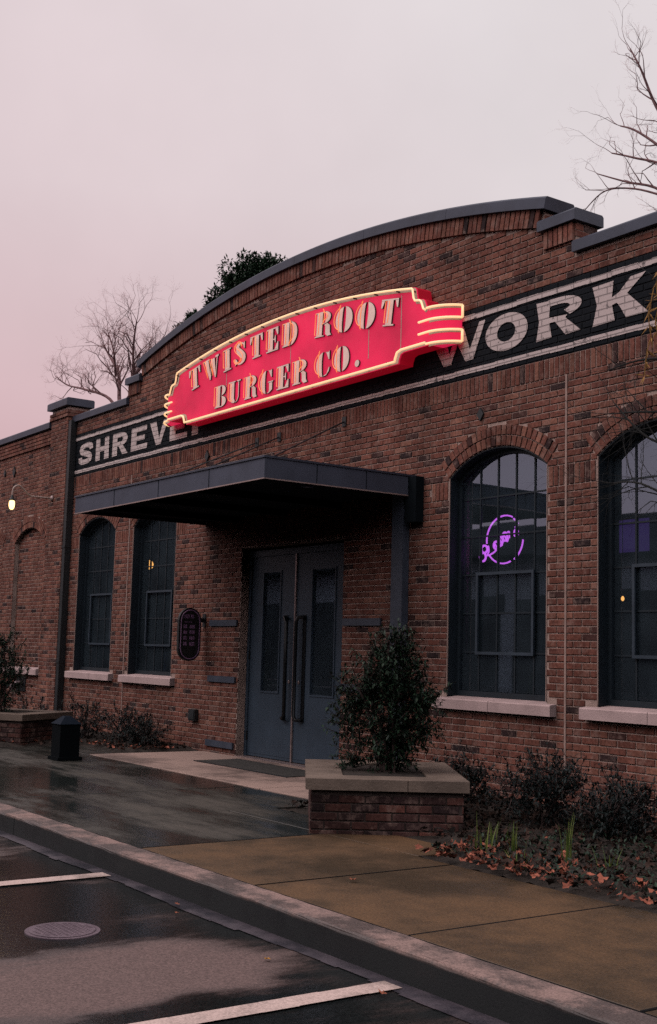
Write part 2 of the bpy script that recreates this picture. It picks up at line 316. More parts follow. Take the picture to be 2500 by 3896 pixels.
def wetmat(name, dry, wet, scale, lo, hi, rdry=.75, rwet=.12, bands=(), bump=.25, bscale=90, tintnoise=.25, stretch=(1, 1, 1)):
    """ground that is partly dry and partly wet; 'bands' = dried-out strips (x centre, half width, y max, gain)"""
    m = bpy.data.materials.new(name); m.use_nodes = True; nd, lk, b = nodes(m)
    g = nd.new('ShaderNodeNewGeometry')
    mp = nd.new('ShaderNodeMapping'); mp.inputs['Scale'].default_value = stretch; lk(g.outputs['Position'], mp.inputs[0])
    n = nd.new('ShaderNodeTexNoise'); n.inputs['Scale'].default_value = scale; n.inputs['Detail'].default_value = 7; n.inputs['Roughness'].default_value = .6; lk(mp.outputs[0], n.inputs['Vector'])
    nb = nd.new('ShaderNodeTexNoise'); nb.inputs['Scale'].default_value = scale * 6; nb.inputs['Detail'].default_value = 6; nb.inputs['Roughness'].default_value = .7; lk(mp.outputs[0], nb.inputs['Vector'])
    ma = nd.new('ShaderNodeMath'); ma.operation = 'MULTIPLY_ADD'; ma.inputs[1].default_value = .42; lk(nb.outputs['Fac'], ma.inputs[0])
    mb_ = nd.new('ShaderNodeMath'); mb_.operation = 'MULTIPLY_ADD'; mb_.inputs[1].default_value = 1.0; mb_.inputs[2].default_value = -.21; lk(n.outputs['Fac'], mb_.inputs[0]); lk(mb_.outputs[0], ma.inputs[2])
    val = ma.outputs[0]
    sx0 = nd.new('ShaderNodeSeparateXYZ'); lk(g.outputs['Position'], sx0.inputs[0])
    nw = nd.new('ShaderNodeTexNoise'); nw.inputs['Scale'].default_value = .9; nw.inputs['Detail'].default_value = 5; lk(g.outputs['Position'], nw.inputs['Vector'])
    wx = nd.new('ShaderNodeMath'); wx.operation = 'MULTIPLY_ADD'; wx.inputs[1].default_value = 1.1; lk(nw.outputs['Fac'], wx.inputs[0]); lk(sx0.outputs['X'], wx.inputs[2])
    sx = nd.new('ShaderNodeCombineXYZ'); lk(wx.outputs[0], sx.inputs[0]); sx2 = nd.new('ShaderNodeSeparateXYZ'); lk(sx.outputs[0], sx2.inputs[0]); sx = sx2
    for xc, hw, gain in bands:
        s1 = nd.new('ShaderNodeMath'); s1.operation = 'SUBTRACT'; s1.inputs[1].default_value = xc; lk(sx.outputs['X'], s1.inputs[0])
        s2 = nd.new('ShaderNodeMath'); s2.operation = 'ABSOLUTE'; lk(s1.outputs[0], s2.inputs[0])
        s3 = nd.new('ShaderNodeMapRange'); s3.interpolation_type = 'SMOOTHSTEP'; s3.inputs['From Min'].default_value = hw; s3.inputs['From Max'].default_value = hw * .35; s3.inputs['To Max'].default_value = gain; lk(s2.outputs[0], s3.inputs['Value'])
        sy = nd.new('ShaderNodeMapRange'); sy.interpolation_type = 'SMOOTHSTEP'; sy.inputs['From Min'].default_value = -4.75; sy.inputs['From Max'].default_value = -5.35; lk(sx0.outputs['Y'], sy.inputs['Value'])
        s5 = nd.new('ShaderNodeMath'); s5.operation = 'MULTIPLY'; lk(s3.outputs[0], s5.inputs[0]); lk(sy.outputs[0], s5.inputs[1])
        s4 = nd.new('ShaderNodeMath'); s4.operation = 'ADD'; lk(val, s4.inputs[0]); lk(s5.outputs[0], s4.inputs[1]); val = s4.outputs[0]
    r = nd.new('ShaderNodeMapRange'); r.interpolation_type = 'SMOOTHSTEP'; r.inputs['From Min'].default_value = lo; r.inputs['From Max'].default_value = hi; lk(val, r.inputs['Value'])
    n2 = nd.new('ShaderNodeTexNoise'); n2.inputs['Scale'].default_value = bscale; n2.inputs['Detail'].default_value = 5; lk(g.outputs['Position'], n2.inputs['Vector'])
    q = nd.new('ShaderNodeMapRange'); q.inputs['From Min'].default_value = .3; q.inputs['From Max'].default_value = .7; q.inputs['To Min'].default_value = 1 - tintnoise; q.inputs['To Max'].default_value = 1 + tintnoise; lk(n2.outputs['Fac'], q.inputs['Value'])
    mx = nd.new('ShaderNodeMix'); mx.data_type = 'RGBA'; mx.inputs['A'].default_value = (*wet, 1); mx.inputs['B'].default_value = (*dry, 1); lk(r.outputs[0], mx.inputs['Factor'])
    sv = nd.new('ShaderNodeVectorMath'); sv.operation = 'SCALE'; lk(mx.outputs['Result'], sv.inputs[0]); lk(q.outputs[0], sv.inputs['Scale']); lk(sv.outputs[0], b.inputs['Base Color'])
    rr = nd.new('ShaderNodeMapRange'); rr.inputs['To Min'].default_value = rwet; rr.inputs['To Max'].default_value = rdry; lk(r.outputs[0], rr.inputs['Value']); lk(rr.outputs[0], b.inputs['Roughness'])
    bp = nd.new('ShaderNodeBump'); bp.inputs['Strength'].default_value = bump; bp.inputs['Distance'].default_value = .004; lk(n2.outputs['Fac'], bp.inputs['Height']); lk(bp.outputs[0], b.inputs['Normal'])
    return m
M_ROAD = wetmat('wet_asphalt', (.165, .108, .10), (.015, .018, .019), .55, .50, .80, rwet=.06, tintnoise=.45, bands=((-5.05, .62, .27), (-8.45, .55, .20), (-1.7, .7, .2)), stretch=(1.6, .5, 1))
M_WALKL = wetmat('wet_sidewalk', (.095, .082, .068), (.026, .032, .03), .6, .42, .72, rwet=.11, bump=.12, tintnoise=.3, stretch=(.45, 1.5, 1))
M_WALKR = wetmat('damp_sidewalk', (.155, .082, .036), (.062, .042, .024), .5, .36, .66, rdry=.75, rwet=.42, bump=.25, tintnoise=.34, bscale=70)
M_PAD = wetmat('dry_concrete', (.48, .335, .285), (.22, .16, .14), .8, .35, .6, rdry=.8, rwet=.5, bump=.15)
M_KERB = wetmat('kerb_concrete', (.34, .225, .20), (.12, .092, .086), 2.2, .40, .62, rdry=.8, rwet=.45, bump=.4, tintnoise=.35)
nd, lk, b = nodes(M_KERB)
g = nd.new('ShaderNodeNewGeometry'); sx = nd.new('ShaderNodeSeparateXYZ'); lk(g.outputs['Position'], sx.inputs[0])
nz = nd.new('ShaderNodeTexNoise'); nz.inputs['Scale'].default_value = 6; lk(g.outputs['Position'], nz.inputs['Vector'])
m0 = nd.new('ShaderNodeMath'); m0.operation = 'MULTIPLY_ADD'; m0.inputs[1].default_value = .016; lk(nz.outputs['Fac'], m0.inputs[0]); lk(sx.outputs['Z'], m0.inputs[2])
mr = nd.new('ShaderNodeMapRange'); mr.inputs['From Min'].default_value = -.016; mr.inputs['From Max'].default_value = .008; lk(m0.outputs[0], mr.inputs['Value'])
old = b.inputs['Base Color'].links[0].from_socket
mx = nd.new('ShaderNodeMix'); mx.data_type = 'RGBA'; mx.inputs['A'].default_value = (.016, .019, .021, 1); lk(old, mx.inputs['B']); lk(mr.outputs[0], mx.inputs['Factor']); lk(mx.outputs['Result'], b.inputs['Base Color'])  # face below the top edge darkened: wet concrete, with its shade in the colour
M_GUTTER = wetmat('gutter_sky_tint', (.095, .078, .095), (.04, .038, .05), 1.4, .4, .65, rdry=.5, rwet=.25, bump=.15)
M_LINE = wetmat('line_paint', (.72, .54, .49), (.40, .31, .28), 3, .3, .6, rdry=.6, rwet=.35, bump=.3)
M_IRON = wetmat('iron_cover', (.19, .135, .165), (.13, .09, .115), 4, .35, .6, rdry=.55, rwet=.4, bump=.3)
M_FIELD = mat('far_ground', (.05, .055, .04), .9, var=.4, vscale=.3)

# ------------------------------------------------------------------ ground, road, sidewalk
CX = -12.88                      # axis of the gabled front
def sheet(name, x0, x1, y0, y1, z, m, parent=None):
    return MB().add([(x0, y0, z), (x1, y0, z), (x1, y1, z), (x0, y1, z)], [(0, 1, 2, 3)]).build(name, m, parent, recalc=False)
tag(sheet('ground', -900, 900, -900, 900, -.30, M_FIELD), kind='structure')
road = tag(MB().box(-120, 60, -90, -4.66, -.29, -.15).build('road', M_ROAD), kind='structure')
KY0, KY1 = -4.675, -4.455
gm_ = MB(); n = 240
for i in range(n):                # narrow concrete gutter pan, sky reflection put into its colour, ragged along the asphalt
    a = -24 + 32 * i / n; c = -24 + 32 * (i + 1) / n; j0 = -4.80 + .018 * math.sin(i * .37) + random.uniform(-.012, .012)
    gm_.add([(a, j0, -.146), (c, j0, -.146), (c, KY0 - .004, -.146), (a, KY0 - .004, -.146)], [(0, 1, 2, 3)])
gut = gm_.build('gutter', M_GUTTER, road, recalc=False)
for x in (-14.1, -10.98, -7.84, -4.665, -1.5):
    mb = MB(); n = 26; y0, y1 = -9.8, -4.745
    for i in range(n):            # slightly ragged painted edge
        ya = y0 + (y1 - y0) * i / n; yb = y0 + (y1 - y0) * (i + 1) / n
        j = [random.uniform(-.005, .005) for _ in range(2)]
        mb.add([(x - .07 + j[0], ya, -.1412), (x + .07 + j[1], ya, -.1412), (x + .07 + j[1], yb, -.1412), (x - .07 + j[0], yb, -.1412)], [(0, 1, 2, 3)])
    mb.build('parking_line', M_LINE, road, recalc=False)
# kerb: rounded nose, cast in lengths
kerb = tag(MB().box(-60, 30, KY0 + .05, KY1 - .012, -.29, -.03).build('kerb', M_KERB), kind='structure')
def kerb_prof():
    pr = [(KY1 - .01, -.28), (KY1 - .01, .002)]
    for i in range(7):
        a = PI / 2 * i / 6; pr.append((KY0 + .02 - .02 * math.sin(a), -.018 + .02 * math.cos(a)))
    pr.append((KY0 - .010, -.28)); return pr
xs = [-40, -28, -22, -15.85, -9.78, -1.2, 8, 14]
for a, c in zip(xs[:-1], xs[1:]):
    mb = MB(); pr = kerb_prof(); k_ = len(pr); n = max(4, int((c - a) / .12))
    for i in range(n + 1):
        xx = a + .004 + (c - a - .008) * i / n; chip = random.uniform(.006, .016) if random.random() < .10 else 0
        for j, (y, z) in enumerate(pr):
            jy, jz = (random.uniform(-.0025, .0025), random.uniform(-.0025, .0025)) if 0 < j < k_ - 1 else (0, 0)
            if 2 <= j <= 8 and chip: jy += chip * .6; jz -= chip * .6
            mb.v.append((xx, y + jy, z + jz))
    for i in range(n):
        for j in range(k_): mb.f.append((i * k_ + j, i * k_ + (j + 1) % k_, (i + 1) * k_ + (j + 1) % k_, (i + 1) * k_ + j))
    mb.f.append(tuple(range(k_))); mb.f.append(tuple(n * k_ + j for j in range(k_)))
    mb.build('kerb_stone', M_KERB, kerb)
# sidewalk: base with separately cast slabs
walk = tag(MB().box(-60, 30, KY1 - .011, .0, -.28, -.13).build('sidewalk', M_SOIL), kind='structure')
def slab(x0, x1, y0, y1, z, m, name='paving_slab'):
    g = .010; c = .004
    mb = MB()
    v = [(x0 + g, y0 + g, -.128), (x1 - g, y0 + g, -.128), (x1 - g, y1 - g, -.128), (x0 + g, y1 - g, -.128),
         (x0 + g, y0 + g, z - c), (x1 - g, y0 + g, z - c), (x1 - g, y1 - g, z - c), (x0 + g, y1 - g, z - c),
         (x0 + g + c, y0 + g + c, z), (x1 - g - c, y0 + g + c, z), (x1 - g - c, y1 - g - c, z), (x0 + g + c, y1 - g - c, z)]
    f = [(8, 9, 10, 11)] + [(a, (a + 1) % 4, 4 + (a + 1) % 4, 4 + a) for a in range(4)] + [(4 + a, 4 + (a + 1) % 4, 8 + (a + 1) % 4, 8 + a) for a in range(4)]
    return mb.add(v, f).build(name, m, walk)
BEDY = -2.86
jx = [-24.8, -21.7, -18.65, -15.6, -14.05, -12.5, -10.98, -9.41, -7.93, -6.4, -4.92, -3.42, -1.9, -.4, 1.1, 2.6, 4.1]
for a, c in zip(jx[:-1], jx[1:]):
    z = random.uniform(-.002, .002)
    slab(a, c, KY1, -1.72 if -16.3 < a < -9.42 else BEDY, z, M_WALKR if a > -8 else M_WALKL)
slab(-16.3, -15.6, BEDY, -1.72, -.001, M_WALKL)
slab(-14.92, -12.9, -1.72, .14, .004, M_PAD); slab(-12.9, -10.72, -1.72, .14, .006, M_PAD)
slab(-16.3, -14.92, -1.72, -1.25, -.001, M_WALKL)
M_FILLER = mat('joint_filler', (.010, .010, .011), .9, spec=.1)
for x in (-7.93, -6.4, -4.92, -3.42, -1.9, -.4):
    hw = .0095 if x != -6.4 else .004
    MB().box(x - hw, x + hw, KY1 + .012, BEDY - .012, -.12, .0005).build('joint_filler', M_FILLER, walk)
MB().box(-30, 12, KY1 - .0095, KY1 + .0095, -.12, -.001).build('joint_filler', M_FILLER, walk)
# planting beds
def bed(name, x0, x1, y0, y1):
    mb = MB(); nx, ny = max(2, int((x1 - x0) / .12)), max(2, int((y1 - y0) / .12))
    for i in range(nx + 1):
        for j in range(ny + 1):
            e = min(i, nx - i, j, 3) / 3
            mb.v.append((x0 + (x1 - x0) * i / nx, y0 + (y1 - y0) * j / ny, -.03 + .05 * min(1, e) + random.uniform(0, .035)))
    for i in range(nx):
        for j in range(ny):
            a = i * (ny + 1) + j; mb.f.append((a, a + ny + 1, a + ny + 2, a + 1))
    return tag(mb.build(name, M_SOIL, recalc=False), kind='structure')
bed('planting_bed', -6.76, 3.0, BEDY + .01, .0)
bed('planting_bed', -9.38, -6.77, -2.36, .0)
slab(-9.41, -7.93, BEDY, -2.37, .001, M_WALKL); slab(-7.93, -6.77, BEDY, -2.37, .0, M_WALKR)
slab(-10.72, -9.41, -1.72, -.01, .005, M_PAD)
bed('planting_bed', -26, -16.32, BEDY + .01, .0)
bed('planting_bed', -16.3, -14.96, -1.22, .0)

# ------------------------------------------------------------------ the brick building
bld = thing('brick_building', 'red brick restaurant building with arched parapet and painted black sign band', 'building', (CX, 0, 0))
def bpart(o): return keep(o)
HC = .0677; Z0 = -.0455; BW = .2132
WINS = [(-19.52, -18.06), (-17.42, -15.96), (-9.80, -8.34), (-7.70, -6.24)]
SPR, RISE = 3.30, .262
DOOR = (-14.06, -11.70, 2.78)
HALF = .73; RW = (HALF * HALF + RISE * RISE) / (2 * RISE); ZCW = SPR + RISE - RW
AR, AZ = 18.5, 6.45 - 18.5          # gable arc (top of brickwork) radius and centre height
GX0, GX1 = CX - 4.48, CX + 4.48     # arc ends
SX0, SX1 = CX - 4.90, CX + 4.90     # step ends
XL, XR = -19.97, -5.60
LOWZ, STEPZ = 5.34, 5.66
def arc_z(x): return AZ + math.sqrt(AR * AR - (x - CX) ** 2)
def top_outline():
    p = [(XR, LOWZ), (SX1, LOWZ), (SX1, STEPZ), (GX1, STEPZ)]
    n = 36
    for i in range(n + 1):
        xx = GX1 + (GX0 - GX1) * i / n; p.append((xx, arc_z(xx)))
    p += [(GX0, STEPZ), (SX0, STEPZ), (SX0, LOWZ), (XL, LOWZ)]
    return p
def win_hole(xl, xr, n=16, z0=.93):
    xc = (xl + xr) / 2; a0 = math.asin(HALF / RW)
    p = [(xl, z0), (xr, z0)]
    for i in range(n + 1):
        a = a0 - 2 * a0 * i / n; p.append((xc + RW * math.sin(a), ZCW + RW * math.cos(a)))
    return p
outer = [(XL, -.3)] + [(DOOR[0], -.3), (DOOR[0], DOOR[2]), (DOOR[1], DOOR[2]), (DOOR[1], -.3)] + [(XR, -.3)] + top_outline()
wall = MB().prism(outer, lambda a, b: (a, .004, b), lambda a, b: (a, .30, b), [win_hole(*q) for q in WINS]).build('wall', M_MORTAR, bld)
bpart(wall)
# wing to the left (blind arches), pilaster, side and back walls, roof
WY = -.045
BA = [(-22.33, -20.87), (-24.43, -22.97), (-26.53, -25.07)]
bpart(MB().box(-30, -20.72, WY + .0505, .26, -.3, LOWZ).build('wing_wall', M_MORTAR, bld))
bpart(MB().prism([(-30, -.3), (-20.72, -.3), (-20.72, LOWZ), (-30, LOWZ)], lambda a, b: (a, WY - .036, b), lambda a, b: (a, WY + .05, b), [win_hole(*q) for q in BA]).build('wing_facing', M_MORTAR, bld))
PY = -.125
PX0, PX1 = -20.72, -19.97
bpart(MB().box(PX0 + .004, PX1 - .004, PY + .004, .28, -.3, 5.62).build('pilaster', M_MORTAR, bld))
bpart(MB().box(XR - .3, XR, .302, 13, -.3, LOWZ).box(-30, -29.7, .262, 13, -.3, LOWZ).box(-30, XR, 13, 13.3, -.3, LOWZ).build('rear_wall', M_MORTAR, bld))
bpart(MB().box(-29.69, XR - .31, .31, 12.99, 4.62, 4.72).build('roof', M_SOFFIT, bld))
bpart(MB().box(-29.69, XR - .31, .31, 12.99, -.05, -.01).build('floor', M_INTF, bld))
bpart(MB().box(-29.69, XR - .31, 6.0, 6.1, -.01, 4.61).box(-20.4, -20.3, .31, 6.0, -.01, 4.61).build('interior_partition', M_INT, bld))

# --- bricks: descriptor (x, z, w, h, angle, yfront, yback, paint)
BR = []
def brick(x, z, w_, h, ang=0, yf=-.006, yb=.006, paint=0): BR.append((x, z, w_, h, ang, yf, yb, paint))
MJ = .0125
def cut(iv, a, c):
    r = []
    for p, q in iv:
        if c <= p or a >= q: r.append((p, q)); continue
        if a > p: r.append((p, a))
        if c < q: r.append((c, q))
    return r
ROUT = RW + .225
A0W = math.asin(HALF / RW)
def arch_hw(z):
    zo = ZCW + ROUT * math.cos(A0W)
    if z < zo: return HALF + (z - SPR) * (ROUT * math.sin(A0W) - HALF) / (zo - SPR)
    return math.sqrt(ROUT ** 2 - (z - ZCW) ** 2)
def fill(iv, z, k, h, yf=-.006, yb=.006, paint=0, soldier=False):
    pitch = HC if soldier else BW
    off = 0 if soldier else (BW / 2 if k % 2 else 0)
    for p, q in iv:
        if q - p < .03: continue
        i = math.floor((p - off) / pitch)
        while off + i * pitch < q:
            a = max(p, off + i * pitch + MJ / 2); c = min(q, off + (i + 1) * pitch - MJ / 2)
            if c - a > .022: brick((a + c) / 2, z, c - a, h, 0, yf + random.uniform(-.0022, .0022), yb, paint)
            i += 1
BAND0, BAND1 = 4.352, 5.115
k = 0
while True:
    z = Z0 + (k + .5) * HC
    if z > 6.45: break
    iv = [(XL, XR)]
    if z > LOWZ - .02: iv = [(SX0, SX1)]
    if z > STEPZ - .02: iv = [(GX0, GX1)]
    if z > AZ + AR - 3:
        d = AR - .205; zz = z - AZ
        if z > STEPZ - .2 and zz < d:
            hw = math.sqrt(d * d - zz * zz) - .02
            if z > arc_z(GX0) - .24: iv = cut([(CX - hw, CX + hw)], 1e3, 1e4) if hw < 4.48 else iv
        elif zz >= d: break
    for xl, xr in WINS:
        xc = (xl + xr) / 2
        if .86 - HC / 2 < z < .985 + HC * .3: iv = cut(iv, xl - .15, xr + .13)
        elif .985 < z <= SPR: iv = cut(iv, xl, xr)
        if z > SPR and z - ZCW < ROUT: iv = cut(iv, xc - arch_hw(z), xc + arch_hw(z))
    if z < DOOR[2] + .02: iv = cut(iv, DOOR[0], DOOR[1])
    sol = BAND0 - 3 * HC < z < BAND0
    imp = 3.045 < z < 3.045 + 3 * HC
    paint = 1 if BAND0 < z < BAND1 else 0
    if sol: k += 1; continue
    if imp:                                   # soldier bricks at the springing of the window piers
        for a, c in ((-8.34, -7.70), (-10.10, -9.80), (-18.06, -17.42), (-15.96, -15.66), (-19.82, -19.52)): iv = cut(iv, a, c)
    fill(iv, z, k, HC - MJ, paint=paint); k += 1
fill([(XL, XR)], BAND0 - 1.5 * HC, 0, 3 * HC - MJ, soldier=True)
kk = round((3.045 - Z0) / HC); zi = Z0 + kk * HC + 1.5 * HC
fill([(-8.34, -7.70), (-10.10, -9.80), (-18.06, -17.42), (-15.96, -15.66), (-19.82, -19.52)], zi, 0, 3 * HC - MJ, soldier=True)
for xl, xr in WINS:                            # two rowlock rings over each window
    xc = (xl + xr) / 2
    for ring in (0, 1):
        ri = RW + .004 + ring * .112; a0 = A0W; n = int(2 * a0 * (ri + .05) / .0735)
        for i in range(n):
            a = -a0 + 2 * a0 * (i + .5) / n; rm = ri + .052
            brick(xc + rm * math.sin(a), ZCW + rm * math.cos(a), 2 * a0 * rm / n - MJ, .101, a, -.012 + random.uniform(-.003, .003), .006)
# corbelled rowlock under the arched coping, and on the steps
n = int(2 * math.asin(4.46 / AR) * AR / .0735); aa = math.asin(4.46 / AR)
for i in range(n):
    a = -aa + 2 * aa * (i + .5) / n; rm = AR - .100
    brick(CX + rm * math.sin(a), AZ + rm * math.cos(a), 2 * aa * rm / n - MJ, .188, a, -.036 + random.uniform(-.003, .003), .006)
for s in (-1, 1):
    xa = CX + s * 4.69
    fill([(xa - .205, xa + .205)], STEPZ - .10, 0, .188, yf=-.036, soldier=True)
# left wing: blind arches, proud top band
k = 0
while True:
    z = Z0 + (k + .5) * HC
    if z > LOWZ - .01: break
    iv = [(-27.5, PX0)]
    if z > LOWZ - .34:
        fill(iv, z, k, HC - MJ, yf=WY - .078, yb=WY - .03); k += 1; continue
    for xl, xr in BA:
        xc = (xl + xr) / 2
        if .87 - HC / 2 < z < .985 + HC * .3: iv = cut(iv, xl - .15, xr + .13)
        if z > SPR and z - ZCW < ROUT: iv = cut(iv, xc - arch_hw(z), xc + arch_hw(z))
    iw = iv
    for xl, xr in BA:
        if .985 < z <= SPR: iv = cut(iv, xl, xr)
    fill(iv, z, k, HC - MJ, yf=WY - .046, yb=WY - .03)
    for xl, xr in BA:
        xc = (xl + xr) / 2
        if .985 < z <= SPR: fill([(xl, xr)], z, k, HC - MJ, yf=WY + .042, yb=WY + .052)
        elif SPR < z < SPR + RISE:
            hw = math.sqrt(max(0, RW ** 2 - (z - ZCW) ** 2)); fill([(xc - hw, xc + hw)], z, k, HC - MJ, yf=WY + .042, yb=WY + .052)
    k += 1
for xl, xr in BA:
    xc = (xl + xr) / 2
    for ring in (0, 1):
        ri = RW + .004 + ring * .112; a0 = A0W; n = int(2 * a0 * (ri + .05) / .0735)
        for i in range(n):
            a = -a0 + 2 * a0 * (i + .5) / n; rm = ri + .052
            brick(xc + rm * math.sin(a), ZCW + rm * math.cos(a), 2 * a0 * rm / n - MJ, .101, a, WY - .052, WY - .03)
k = 0
while Z0 + (k + 1) * HC < 5.64:
    z = Z0 + (k + .5) * HC
    proud = .03 if z > 5.42 else 0
    fill([(PX0 - proud, PX1 + proud)], z, k, HC - MJ, yf=PY - .006 - proud, yb=PY + .006); k += 1

def brick_verts(w_, h, yf, yb, c=.0032):
    a, d = w_ / 2, h / 2
    return [(-a, yb, -d), (a, yb, -d), (a, yb, d), (-a, yb, d), (-a, yf + c, -d), (a, yf + c, -d), (a, yf + c, d), (-a, yf + c, d),
            (-a + c, yf, -d + c), (a - c, yf, -d + c), (a - c, yf, d - c), (-a + c, yf, d - c)]
BF = [(8, 9, 10, 11)] + [(i, (i + 1) % 4, 4 + (i + 1) % 4, 4 + i) for i in range(4)] + [(4 + i, 4 + (i + 1) % 4, 8 + (i + 1) % 4, 8 + i) for i in range(4)]
def tint():
    r = random.random()
    if r < .09: return random.uniform(.05, .24)
    if r > .93: return random.uniform(.85, 1)
    return random.uniform(.34, .80)
def inframe(p):
    d = Vector(p) - CAM; z = d.dot(fw)
    return z > 0 and abs(d.dot(r2) / z) < .2717 * 1.0 and abs(d.dot(u2) / z) < .4235
def score(bk):
    x, z, w_, h = bk[:4]
    if not inframe((x, 0, z)) or z < .25: return 0
    d = (Vector((x, 0, z)) - CAM).length
    return math.sqrt(w_ * h) / d * (min(w_, h) > .04)
order = sorted(range(len(BR)), key=lambda i: -score(BR[i])); single = set(order[:300])
cache = {}; mass = MB()
for i, (x, z, w_, h, ang, yf, yb, paint) in enumerate(BR):
    tn = tint(); ja = ang + random.uniform(-.004, .004)
    if i in single:
        key = (round(w_, 3), round(h, 3), round(yf, 3), round(yb, 3))
        if key not in cache:
            me = bpy.data.meshes.new('brick'); me.from_pydata(brick_verts(key[0], key[1], key[2], key[3]), [], BF); me.materials.append(M_BRICK); cache[key] = me
        o = bpy.data.objects.new('brick', cache[key]); o.location = (x, 0, z); o.rotation_euler = (0, ja, 0); o['tint'] = tn; o['paint'] = float(paint)
        link(o, wall)
    else:
        ca, sa = math.cos(ja), math.sin(ja)
        vv = [(x + a * ca + c * sa, y, z - a * sa + c * ca) for a, y, c in brick_verts(w_, h, yf, yb)]
        mass.add(vv, BF, tint=tn, paint=float(paint))
bpart(tag(mass.build('brickwork', M_BRICK, bld, recalc=False), kind='stuff'))
# side faces of pilaster in brick (return faces seen on the right)
mbr = MB(); k = 0
while Z0 + (k + 1) * HC < 5.64:
    z0 = Z0 + k * HC; q = .03 if z0 + HC / 2 > 5.42 else 0
    ys = [PY - q, .06, .28] if k % 2 else [PY - q, .16, .28]
    for a, c in zip(ys[:-1], ys[1:]):
        if z0 < LOWZ and a > 0: continue
        mbr.add([(PX1 + .006 + q, a + .004, z0 + .005), (PX1 + .006 + q, c - .006, z0 + .005), (PX1 + .006 + q, c - .006, z0 + HC - .005), (PX1 + .006 + q, a + .004, z0 + HC - .005),
                 (PX1 - .004, a + .004, z0 + .005), (PX1 - .004, c - .006, z0 + .005), (PX1 - .004, c - .006, z0 + HC - .005), (PX1 - .004, a + .004, z0 + HC - .005)],
                [(0, 1, 2, 3), (0, 4, 5, 1), (1, 5, 6, 2), (2, 6, 7, 3), (3, 7, 4, 0)], tint=tint(), paint=0.0)
    k += 1
for xs_, za, zb in ((SX1, LOWZ + .10, STEPZ - .01), (GX1, STEPZ + .10, arc_z(GX1) - .01)):   # stepped gable ends
    k = math.ceil((za - Z0) / HC)
    while Z0 + (k + 1) * HC < zb:
        z0 = Z0 + k * HC
        for a, c in (((-.004, .10), (.11, .298)) if k % 2 else ((-.004, .20), (.21, .298))):
            mbr.add([(xs_ + .006, a, z0 + .005), (xs_ + .006, c, z0 + .005), (xs_ + .006, c, z0 + HC - .005), (xs_ + .006, a, z0 + HC - .005),
                     (xs_ - .002, a, z0 + .005), (xs_ - .002, c, z0 + .005), (xs_ - .002, c, z0 + HC - .005), (xs_ - .002, a, z0 + HC - .005)],
                    [(0, 1, 2, 3), (0, 4, 5, 1), (1, 5, 6, 2), (2, 6, 7, 3), (3, 7, 4, 0)], tint=tint(), paint=0.0)
        k += 1
bpart(tag(mbr.build('return_brickwork', M_BRICK, bld, recalc=False), kind='stuff'))
# window reveals and gable ends are brick coloured mortar; brick returns on the right jamb are unseen
# painted band over the joints
bpart(MB().add([(XL, .002, BAND0), (XR, .002, BAND0), (XR, .002, BAND1), (XL, .002, BAND1)], [(0, 1, 2, 3)]).build('painted_band', M_BLACK, bld, recalc=False))

# --- copings
def flat_coping(x0, x1, z, y0=-.06, y1=.34, h=.115, name='coping'):
    mb = MB(); c = .008
    prof = [(y0, z - .005), (y0, z + h - .02), (y0 + .02, z + h), (y1 - .02, z + h), (y1, z + h - .02), (y1, z - .005)]
    return bpart(mb.prism(prof, lambda y, zz: (x0, y, zz), lambda y, zz: (x1, y, zz)).build(name, M_COPING, bld))
for a, c in ((XL + .02, SX0 - .001), (SX1 + .001, CX + 6.4), (CX + 6.404, XR)): flat_coping(a, c, LOWZ)
flat_coping(SX0 - .05, GX0 + .04, STEPZ, y0=-.075); flat_coping(GX1 - .04, SX1 + .05, STEPZ, y0=-.075)
for a, c in ((-30, -26.6), (-26.596, -23.7), (-23.696, PX0 - .035)): flat_coping(a, c, LOWZ, y0=WY - .115, y1=.30)
flat_coping(PX0 - .07, PX1 + .07, 5.645, y0=PY - .075, y1=.33, h=.13, name='pilaster_cap')
seg = 6; xs = [GX0 - .06 + (GX1 - GX0 + .12) * i / seg for i in range(seg + 1)]
for i in range(seg):
    mb = MB(); n = 9; b0 = 0
    for j in range(n + 1):
        xx = xs[i] + .002 + (xs[i + 1] - xs[i] - .004) * j / n
        a = math.asin((xx - CX) / AR); ux, uz = math.sin(a), math.cos(a)
        for y, rr in ((-.075, AR - .006), (-.075, AR + .10), (-.055, AR + .12), (.32, AR + .12), (.34, AR + .10), (.34, AR - .006)):
            mb.v.append((CX + rr * ux, y, AZ + rr * uz))
    for j in range(n):
        for q in range(6): mb.f.append((j * 6 + q, j * 6 + (q + 1) % 6, (j + 1) * 6 + (q + 1) % 6, (j + 1) * 6 + q))
    mb.f.append(tuple(range(6))); mb.f.append(tuple(n * 6 + q for q in range(6)))
    bpart(mb.build('arched_coping', M_COPING, bld))

# --- control joints and downspout
for x in (-8.09, 2 * CX + 8.09 + .12):
    bpart(MB().box(x - .011, x + .011, -.0125, .003, .05, 4.15).build('control_joint', M_JOINT, bld))
bpart(MB().box(PX1 + .012, PX1 + .125, PY + .005, -.012, -.02, 5.36).box(PX1 + .002, PX1 + .135, PY - .005, -.011, 3.1, 3.14).box(PX1 + .002, PX1 + .135, PY - .005, -.011, 1.1, 1.14).build('downspout', M_DARK, bld))

